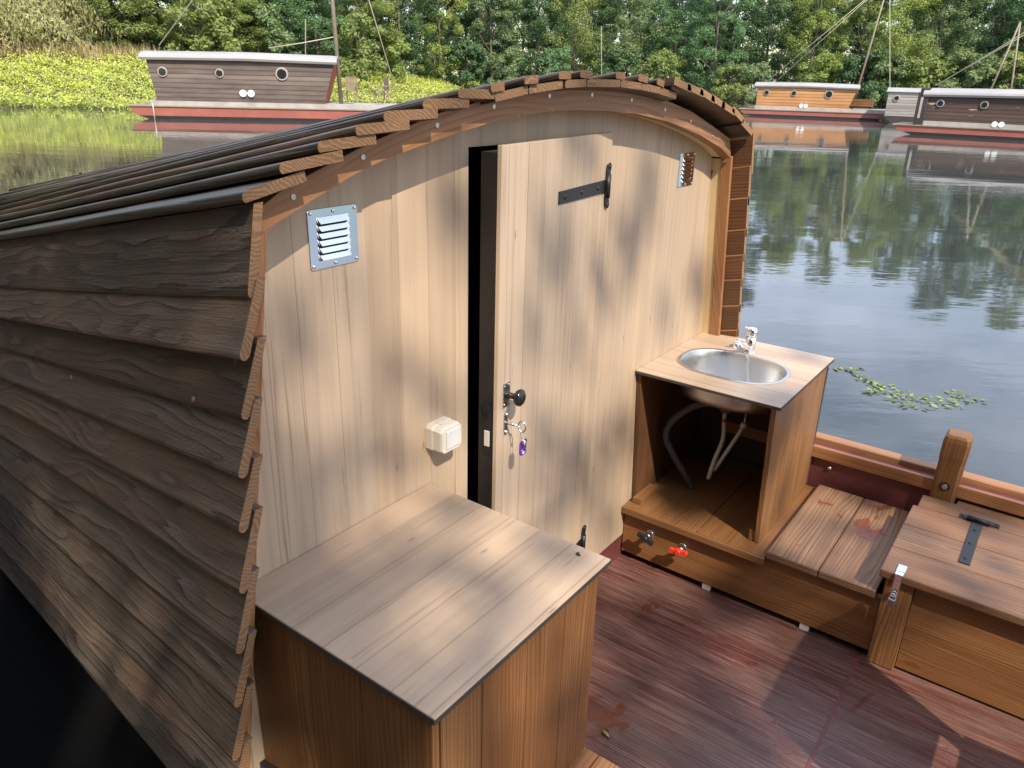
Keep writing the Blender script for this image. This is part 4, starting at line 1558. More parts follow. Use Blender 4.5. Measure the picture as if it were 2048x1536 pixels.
B1 = ((275, 237), (600, 243))
chair(boat_pt(*B1, 770, 1.0, .91), -1.9, 'grey wooden armchair farthest from the cabin on the weathered boat deck')
chair(boat_pt(*B1, 704, .9, .91), -1.0, 'grey wooden armchair beside the mast of the weathered boat')
B2 = ((1490, 231), (1715, 240))
for px, lab in ((1708, 'tan wooden crate beside the mast on the orange boat deck'), (1727, 'tan wooden crate nearer the bow on the orange boat deck')):
    t = thing('wooden_crate', lab, 'crate', (0, 0, 0), 'crates on the orange boat deck')
    b = MB()
    for k in range(3):
        b.box(-.42, .42, -.30, -.275, .02 + k * .15, .15 + k * .15, 0, 0, bev=0)
        b.box(-.42, .42, .275, .30, .02 + k * .15, .15 + k * .15, 0, 0, bev=0)
        b.box(-.42, -.395, -.274, .274, .02 + k * .15, .15 + k * .15, 0, 1, bev=0)
        b.box(.395, .42, -.274, .274, .02 + k * .15, .15 + k * .15, 0, 1, bev=0)
    b.box(-.39, .39, -.27, .27, 0, .40, 0, 0, bev=0)
    b.build('crate_body', 'stain', t)
    t.location = boat_pt(*B2, px, 1.0, .80)
    t.rotation_euler = (0, 0, -1.5)

# ================================================================ river bank
SHORE = [(-900, 44), (-400, 46), (0, 48), (265, 47.5), (500, 52), (700, 58), (850, 66), (950, 74), (1100, 78), (1450, 79), (2050, 80), (2500, 82), (3200, 84)]


def shore(px):
    return interp(SHORE, px)


def bank_h(px, off):
    left = max(0.0, min(1.0, (900 - px) / 250))
    prof = [(0, -.5), (.8, .06), (3, .5 + .5 * left), (7, .7 + 1.3 * left), (14, .8 + 1.4 * left), (400, 1.2 + 1.2 * left)]
    return WATER + interp(prof, min(400, off))


b = MB()
pxs = list(range(-900, 3201, 40))
offs = [0, .8, 2, 3.5, 5, 7, 10, 14, 30, 90, 180]
secs = []
for px in pxs:
    row = []
    for o_ in offs:
        P = at_dist(px, shore(px) + o_ + (math.sin(px * .021) * .6 + math.sin(px * .057) * .35))
        row.append((P.x, P.y, bank_h(px, o_) + random.uniform(-.06, .06)))
    secs.append(row)
b.loft(secs, 0, False, closed=False, smooth=True)
tag(b.build('river_bank', 'earth'), kind='structure')
# near bank behind the photographer
b = MB()
b.box(-60, -1.6, -60, 14, WATER - 1, WATER + .55, 0, 1, bev=.3)
b.box(-60, 1.2, 14, 70, WATER - 1, WATER + .55, 0, 1, bev=.3)
b.box(-1.6, 2.2, 8.9, 14, WATER - 1, WATER + .5, 0, 1, bev=.3)
tag(b.build('near_bank', 'earth'), kind='structure')


# ================================================================ foliage
def quads(name, C, N_, size, aspect, mat, updir=None, bend=0.0):
    """many leaf faces: centres C, normals N_, per leaf size; returns an object"""
    n = len(C)
    N_ = N_ / (np.linalg.norm(N_, axis=1, keepdims=True) + 1e-9)
    if updir is None:
        rnd = RNG.normal(size=(n, 3))
    else:
        rnd = updir
    U = rnd - (rnd * N_).sum(1, keepdims=True) * N_
    U /= (np.linalg.norm(U, axis=1, keepdims=True) + 1e-9)
    V_ = np.cross(N_, U)
    L_ = size[:, None] * .5
    Wd = L_ * aspect
    P = np.stack([C - U * L_, C + V_ * Wd - U * L_ * .1, C + U * L_, C - V_ * Wd - U * L_ * .1], 1).reshape(-1, 3)
    me = bpy.data.meshes.new(name)
    me.vertices.add(4 * n)
    me.vertices.foreach_set('co', P.astype(np.float32).ravel())
    me.loops.add(4 * n)
    me.loops.foreach_set('vertex_index', np.arange(4 * n, dtype=np.int32))
    me.polygons.add(n)
    me.polygons.foreach_set('loop_start', np.arange(0, 4 * n, 4, dtype=np.int32))
    me.update(calc_edges=True)
    me.materials.append(M[mat])
    return me


def link(name, me, parent=None):
    o = bpy.data.objects.new(name, me)
    COL.objects.link(o)
    if parent: o.parent = parent
    return o


def crown_mesh(name, H, rad, base, nl, nclump, size, mat='leaf', shape=.6, up=.35):
    """leaf clumps spread through an uneven crown"""
    cc, cr = [], []
    for i in range(nclump):
        t = RNG.uniform() ** .85
        z = base + (H - base) * t
        w = rad * (math.sin(math.pi * min(1, (.16 + .80 * t))) ** shape) * RNG.uniform(.35, 1.0)
        a = RNG.uniform(0, 2 * math.pi)
        cc.append((w * math.cos(a), w * math.sin(a), z))
        cr.append(RNG.uniform(.45, 1.05) * rad * .30)
    cc, cr = np.array(cc), np.array(cr)
    k = RNG.integers(0, nclump, nl)
    d = RNG.normal(size=(nl, 3))
    d /= np.linalg.norm(d, axis=1, keepdims=True)
    rr = cr[k] * RNG.uniform(.25, 1.1, nl) ** .6
    P = cc[k] + d * rr[:, None] * np.array([1, 1, .78])
    P[:, 2] = np.maximum(P[:, 2], .05)
    nrm = d * .9 + RNG.normal(size=(nl, 3)) * .42 + np.array([0, 0, up + .25])
    sz = size * RNG.uniform(.6, 1.35, nl)
    return quads(name, P, nrm, sz, .62, mat), cc


def trunk_mesh(name, H, r, clumps, nlimb=9):
    b = MB()
    bend = RNG.uniform(-.5, .5, 2)
    ax = lambda z: Vector((bend[0] * math.sin(z / H * 2.2), bend[1] * math.sin(z / H * 2.9), z))
    b.tube([ax(H * .95 * k / 7) + Vector((0, 0, -.4 if k == 0 else 0)) for k in range(8)], [r * (1.25 if k == 0 else 1) * (1 - .11 * k) for k in range(8)], 7)
    for i in range(nlimb):
        c = Vector(clumps[RNG.integers(0, len(clumps))])
        z0 = max(H * .12, c.z * .62)
        p = ax(z0)
        b.tube([p, p.lerp(c, .5) + Vector((0, 0, -.1)), c], [r * .42, r * .28, r * .1], 5)
    me = b.build(name, 'bark')
    d = me.data
    bpy.data.objects.remove(me)
    return d


VAR = []
for i, (H, rad, base, shp) in enumerate([(18, 3.0, .6, .5), (16, 3.4, .4, .6), (20, 2.7, 1.2, .45), (14.5, 3.2, .2, .7), (19, 3.3, .8, .5), (17, 2.6, .3, .4), (15.5, 3.7, .5, .6)]):
    cm_, cc = crown_mesh('crown', H, rad, base, 32000, 130, .19, 'leaf', shp)
    VAR.append((cm_, trunk_mesh('trunk', H, .14, cc), H))
SH = []
for i in range(3):
    cm_, cc = crown_mesh('foliage', 3.4, 1.9, .1, 6500, 40, .19, 'leaf', .5)
    SH.append((cm_, trunk_mesh('stem', 2.6, .06, cc, 6), 3.4))


def plant_tree(px, off, var, tint, label, group, sx=1.0, sz=1.0, name='broadleaf_tree', cat='tree', bank=VAR, parts=('trunk', 'crown')):
    me, tr, H = bank[var % len(bank)]
    t = thing(name, label, cat, (0, 0, 0), group)
    a = link(parts[0], tr, t)
    c = link(parts[1], me, t)
    c.color = (*tint, 1)
    P = at_dist(px, shore(px) + off)
    t.location = (P.x, P.y, bank_h(px, off) - .1)
    t.rotation_euler = (0, 0, random.uniform(0, 6.28))
    t.scale = (sx, sx, sz)
    return t


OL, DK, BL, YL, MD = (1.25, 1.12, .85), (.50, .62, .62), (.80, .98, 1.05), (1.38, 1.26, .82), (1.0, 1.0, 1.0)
GF, GB = 'trees along the far bank', 'trees in the rear of the far wood'
front = [  # px, offset, variant, tint, label, sx, sz
    (225, 12, 1, OL, 'olive green tree right of the pale willow bush on the left bank', .9, .55),
    (300, 14, 4, OL, 'bushy grey green tree rising left of the weathered boat cabin', .95, .7),
    (392, 15, 0, DK, 'dark tree above the left porthole of the weathered boat', 1, .8),
    (470, 10, 3, OL, 'low rounded olive tree above the middle of the weathered boat cabin', .8, .40),
    (560, 15, 2, DK, 'dark blue green tree behind the thin pole', 1.1, .85),
    (640, 10, 6, BL, 'broad bluish green tree behind the tall mast of the weathered boat', .95, .6),
    (735, 9, 1, OL, 'round pale green tree right of the tall mast', .8, .55),
    (800, 13, 4, DK, 'dark tree behind the sloping mast rope', 1.1, .9),
    (880, 8, 0, YL, 'yellow green tree with hanging clumps above the left part of the plank roof', .85, .85),
    (985, 7, 5, MD, 'mid green tree with feathery layers above the arch', 1.0, .9),
    (1075, 6, 2, DK, 'dark narrow tree above the crest of the plank roof', 1.1, .9),
    (1150, 6, 6, OL, 'light olive tree behind the thin pale pole', .9, .9),
    (1255, 5, 3, MD, 'dense green tree above the right shoulder of the arch', 1.05, .9),
    (1345, 6, 4, BL, 'bluish green tree nearest the right end of the arched roof', .95, .9),
    (1425, 3.2, 0, BL, 'tall blue green tree left of the orange boat', 1.0, 1.0),
    (1530, 6, 2, DK, 'dark tree with bare pale stem behind the bow of the orange boat', 1.1, 1.0),
    (1615, 4, 1, YL, 'yellow green tree rising behind the orange boat cabin', .85, .95),
    (1700, 4, 5, OL, 'olive tree behind the leaning mast of the orange boat', .9, .95),
    (1790, 3.5, 6, YL, 'wide yellow green tree between the orange boat and the dark boat', .85, .9),
    (1875, 5, 3, MD, 'leafy green tree above the left end of the dark boat', .95, .9),
    (1960, 6, 4, DK, 'dark tree behind the two crossed poles', 1.0, .95),
    (2035, 4, 0, BL, 'grey green tree cut by the right edge of the photo', 1.0, .9),
    (2130, 4, 2, MD, 'green tree just beyond the right edge', 1.0, .9),
]
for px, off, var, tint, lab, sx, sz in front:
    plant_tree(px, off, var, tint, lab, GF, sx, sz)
k = 0
for px in list(range(-260, 2500, 62)):
    k += 1
    if 150 < px < 2080 or True:
        off = 24 + 9 * math.sin(k * 2.3)
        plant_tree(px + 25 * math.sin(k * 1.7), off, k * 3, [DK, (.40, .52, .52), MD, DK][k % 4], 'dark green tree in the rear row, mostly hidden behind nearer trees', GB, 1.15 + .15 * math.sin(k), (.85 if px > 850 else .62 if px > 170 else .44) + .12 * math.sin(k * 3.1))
for px in range(-700, 100, 130):
    plant_tree(px, 24, abs(px) // 7, MD, 'dark green tree in the rear row, mostly hidden behind nearer trees', GB, 1.2, .42)
shr = [(415, 9, OL, 'rounded olive shrub just left of centre behind the weathered boat roof', 1.3), (520, 9, MD, 'bright green shrub behind the right half of the weathered boat roof', 1.2), (715, 6, OL, 'pale shrub right of the mast at the meadow edge', 1.3), (770, 7, YL, 'light green shrub where the mast rope meets the meadow', 1.1),
       (930, 4, DK, 'dark shrub above the left shoulder of the plank roof', 1.2), (1010, 3.5, MD, 'green shrub low behind the arch crest', 1.1), (1120, 3, BL, 'bluish shrub just left of the thin pale pole', 1.2), (1240, 3, DK, 'dark green shrub over the right half of the arch', 1.2), (1330, 2.5, OL, 'olive shrub low behind the right roof planks', 1.2),
       (1462, 1.4, OL, 'pale olive shrub at the water just left of the orange boat', .95), (1505, 1.6, MD, 'green shrub directly behind the bow end of the orange boat cabin', 1.0), (1640, 2, YL, 'yellowish shrub behind the orange boat roof', 1.2), (1725, 1.6, DK, 'dark shrub behind the crates of the orange boat', 1.3), (1768, 2, MD, 'green shrub left of the small grey boat', 1.2), (1850, 2, OL, 'olive shrub over the small grey boat roof', 1.3), (1930, 2, MD, 'green shrub left of the crossed poles behind the dark boat', 1.3), (2015, 2, OL, 'olive shrub right of the crossed poles behind the dark boat', 1.3)]
for i, (px, off, tint, lab, sc) in enumerate(shr):
    plant_tree(px, off, i, tint, lab, 'shrubs along the far bank', sc, sc * 1.05, 'shrub', 'shrub', SH, ('stem', 'foliage'))

for (x, y, var, sx, sz, lab) in ((1.0, 10.6, 3, .8, 1.0, 'leafy tree on the near bank ahead of the bow, beyond the left edge'), (-2.6, 7.0, 6, .85, .8, 'broad tree on the near bank left of the jetty, beyond the left edge'), (-2.8, 15.0, 1, 1.0, .9, 'tree on the near bank far ahead of the bow, beyond the left edge'), (.4, 13.0, 6, .75, 1.0, 'tree close behind the leafy tree ahead of the bow, beyond the left edge'), (1.2, 11.8, 2, .9, .9, 'narrow tree behind the leafy tree ahead of the bow, beyond the left edge'), (.0, 9.9, 4, .75, .8, 'dark tree in front of the leafy tree ahead of the bow, beyond the left edge'), (1.8, 13.2, 5, .9, 1.0, 'tall tree farthest right of those ahead of the bow, beyond the left edge'), (-.6, 9.4, 1, .8, .85, 'round tree between jetty end and bow, beyond the left edge')):
    me, tr, H = VAR[var]
    t = thing('broadleaf_tree', lab, 'tree', (0, 0, 0), 'trees on the near bank')
    link('trunk', tr, t)
    link('crown', me, t).color = (*DK, 1)
    t.location = (x, y, WATER + .4)
    t.scale = (sx, sx, sz)

for i in range(13):
    me, tr, H = VAR[(i * 2 + 1) % 7]
    t = thing('broadleaf_tree', 'tree in the row on the near bank behind and left of the photographer', 'tree', (0, 0, 0), 'trees in a row on the near bank')
    link('trunk', tr, t)
    link('crown', me, t).color = (*(MD, OL, DK)[i % 3], 1)
    t.location = (-8.5 - 2.5 * (i % 2) - (1.5 if i < 4 else 0), -22 + i * 2.6, WATER + .4)
    t.scale = (1.1, 1.1, .85)

# spiky willow bush at the top left
def willow(px, off, H, rad, label):
    n = 22000
    k = RNG.uniform(0, 1, n) ** .7
    a = RNG.uniform(0, 6.283, n)
    w = rad * np.sqrt(RNG.uniform(0, 1, n)) * np.sin(np.pi * (.18 + .74 * k)) ** .7
    lump = 1 + .16 * np.sin(a * 5 + k * 9) + .1 * np.sin(a * 11)
    P = np.stack([w * np.cos(a) * lump, w * np.sin(a) * lump, .2 + H * k * (1 - .25 * (w / rad) ** 2)], 1)
    up = np.stack([.35 * np.cos(a), .35 * np.sin(a), np.ones(n)], 1) + RNG.normal(size=(n, 3)) * .5
    nr = RNG.normal(size=(n, 3)) * .7 + np.stack([np.cos(a), np.sin(a), .3 * np.ones(n)], 1)
    me = quads('foliage', P, nr, RNG.uniform(.18, .40, n), .26, 'willow', up)
    t = thing('willow_bush', label, 'bush', (0, 0, 0), 'willow bushes on the left bank')
    link('foliage', me, t)
    b = MB()
    for i in range(9):
        a_ = i * .7
        b.tube([(0, 0, -.3), (rad * .25 * math.cos(a_), rad * .25 * math.sin(a_), H * .4), (rad * .5 * math.cos(a_), rad * .5 * math.sin(a_), H * .8)], [.07, .05, .02], 5)
    o = b.build('stem', 'bark')
    o.parent = t
    P0 = at_dist(px, shore(px) + off)
    t.location = (P0.x, P0.y, bank_h(px, off))


willow(70, 11, 4.9, 4.2, 'big pale rounded willow bush in the upper left corner')
willow(-120, 11, 4.7, 4.0, 'pale rounded willow bush cut by the left edge')

# wood behind the rows of trees, read as one mass
n = 70000
px = RNG.uniform(-300, 2600, n)
of = RNG.uniform(40, 54, n)
top = np.where(px > 850, 11.0, 7.5) + 2.2 * np.sin(px * .013) + 1.6 * np.sin(px * .041 + 1) + 1.0 * np.sin(px * .11)
P = np.array([tuple(at_dist(a, shore(a) + o_)) for a, o_ in zip(px, of)])
P[:, 2] = WATER + 1 + top * RNG.uniform(0, 1, n) ** .8
me = quads('wood', P, RNG.normal(size=(n, 3)) * .6 + np.array([-.5, -.6, .6]), RNG.uniform(.35, .7, n), .6, 'leaf')
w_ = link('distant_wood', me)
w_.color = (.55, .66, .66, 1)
tag(w_, kind='stuff')

# meadow: leafy plants, yellow flowers, dry grass
def scatter(n, px0, px1, o0, o1, pw=1.0):
    px = RNG.uniform(px0, px1, n)
    of = o0 + (o1 - o0) * RNG.uniform(0, 1, n) ** pw
    P = []
    for a, o_ in zip(px, of):
        Q = at_dist(a, shore(a) + o_ + (math.sin(a * .021) * .6 + math.sin(a * .057) * .35))
        P.append((Q.x, Q.y, bank_h(a, o_)))
    return np.array(P), px, of


n = 64000
P, px, of = scatter(n, -260, 960, -.6, 8.5)
mound = .30 + .25 * np.sin(px * .05 + of * 1.3) * np.sin(of * 1.9 + px * .013) + .25 * np.clip(of / 6, 0, 1)
P[:, 2] = np.maximum(P[:, 2], WATER) + RNG.uniform(0, 1, n) ** .7 * (mound + .18)
me = quads('meadow', P, RNG.normal(size=(n, 3)) * .7 + np.array([-.3, -.45, .8]), RNG.uniform(.08, .18, n), .55, 'meadow')
tag(link('meadow_plants', me), kind='stuff')
n = 4500
P, px, of = scatter(n, -260, 940, .3, 6.5, .9)
mound = .30 + .25 * np.sin(px * .05 + of * 1.3) * np.sin(of * 1.9 + px * .013) + .25 * np.clip(of / 6, 0, 1)
P[:, 2] = np.maximum(P[:, 2], WATER) + mound + .12 + RNG.uniform(-.2, .16, n)
me = quads('flowers', P, RNG.normal(size=(n, 3)) * .5 + np.array([-.5, -.6, .6]), RNG.uniform(.04, .085, n), .9, 'flower')
tag(link('yellow_flowers', me), kind='stuff')
n = 5200
P, px, of = scatter(n, -260, 320, 6.5, 11.5)
hgt = RNG.uniform(.5, 1.5, n)
P[:, 2] += hgt * .5
up = np.stack([RNG.normal(size=n) * .2, RNG.normal(size=n) * .2, np.ones(n)], 1)
me = quads('dry', P, RNG.normal(size=(n, 3)) + np.array([-.6, -.6, 0]), hgt, .055, 'drygrass', up)
tag(link('dry_grass', me), kind='stuff')
n = 2600
P, px, of = scatter(n, 320, 960, 6.0, 9.5)
hgt = RNG.uniform(.4, 1.1, n)
P[:, 2] += hgt * .5
up = np.stack([RNG.normal(size=n) * .25, RNG.normal(size=n) * .25, np.ones(n)], 1)
me = quads('green', P, RNG.normal(size=(n, 3)) + np.array([-.6, -.6, 0]), hgt, .10, 'meadow', up)
tag(link('tall_green_grass', me), kind='stuff')

# floating water plants
LP = [(1664, 735), (1680, 738), (1700, 744), (1716, 735), (1716, 750), (1724, 762), (1735, 762), (1740, 782), (1752, 768), (1765, 778), (1768, 786), (1745, 786), (1796, 775), (1812, 780), (1798, 790), (1790, 800), (1815, 796), (1828, 802),
      (1838, 800), (1850, 798), (1862, 802), (1870, 795), (1885, 800), (1900, 790), (1915, 788), (1925, 797), (1940, 800), (1955, 803), (1815, 812), (1838, 813), (1858, 812), (1880, 812), (1918, 810), (1690, 742), (1730, 754), (1757, 772)]
C_, N2, S_, U_ = [], [], [], []
for px, py in LP:
    Q = on_z(px, py, WATER)
    a0 = random.uniform(0, 6.28)
    for j in range(random.randint(3, 5)):
        a = a0 + j * 6.28 / 7 + random.uniform(-.3, .3)
        rr = random.uniform(.025, .06)
        C_.append((Q.x + rr * math.cos(a), Q.y + rr * math.sin(a), WATER + .006 + random.uniform(0, .012)))
        N2.append((random.uniform(-.25, .25), random.uniform(-.25, .25), 1))
        S_.append(random.uniform(.03, .07))
        U_.append((math.cos(a), math.sin(a), .1))
me = quads('pads', np.array(C_), np.array(N2), np.array(S_), .5, 'pad', np.array(U_))
tag(link('floating_water_plants', me), kind='stuff')

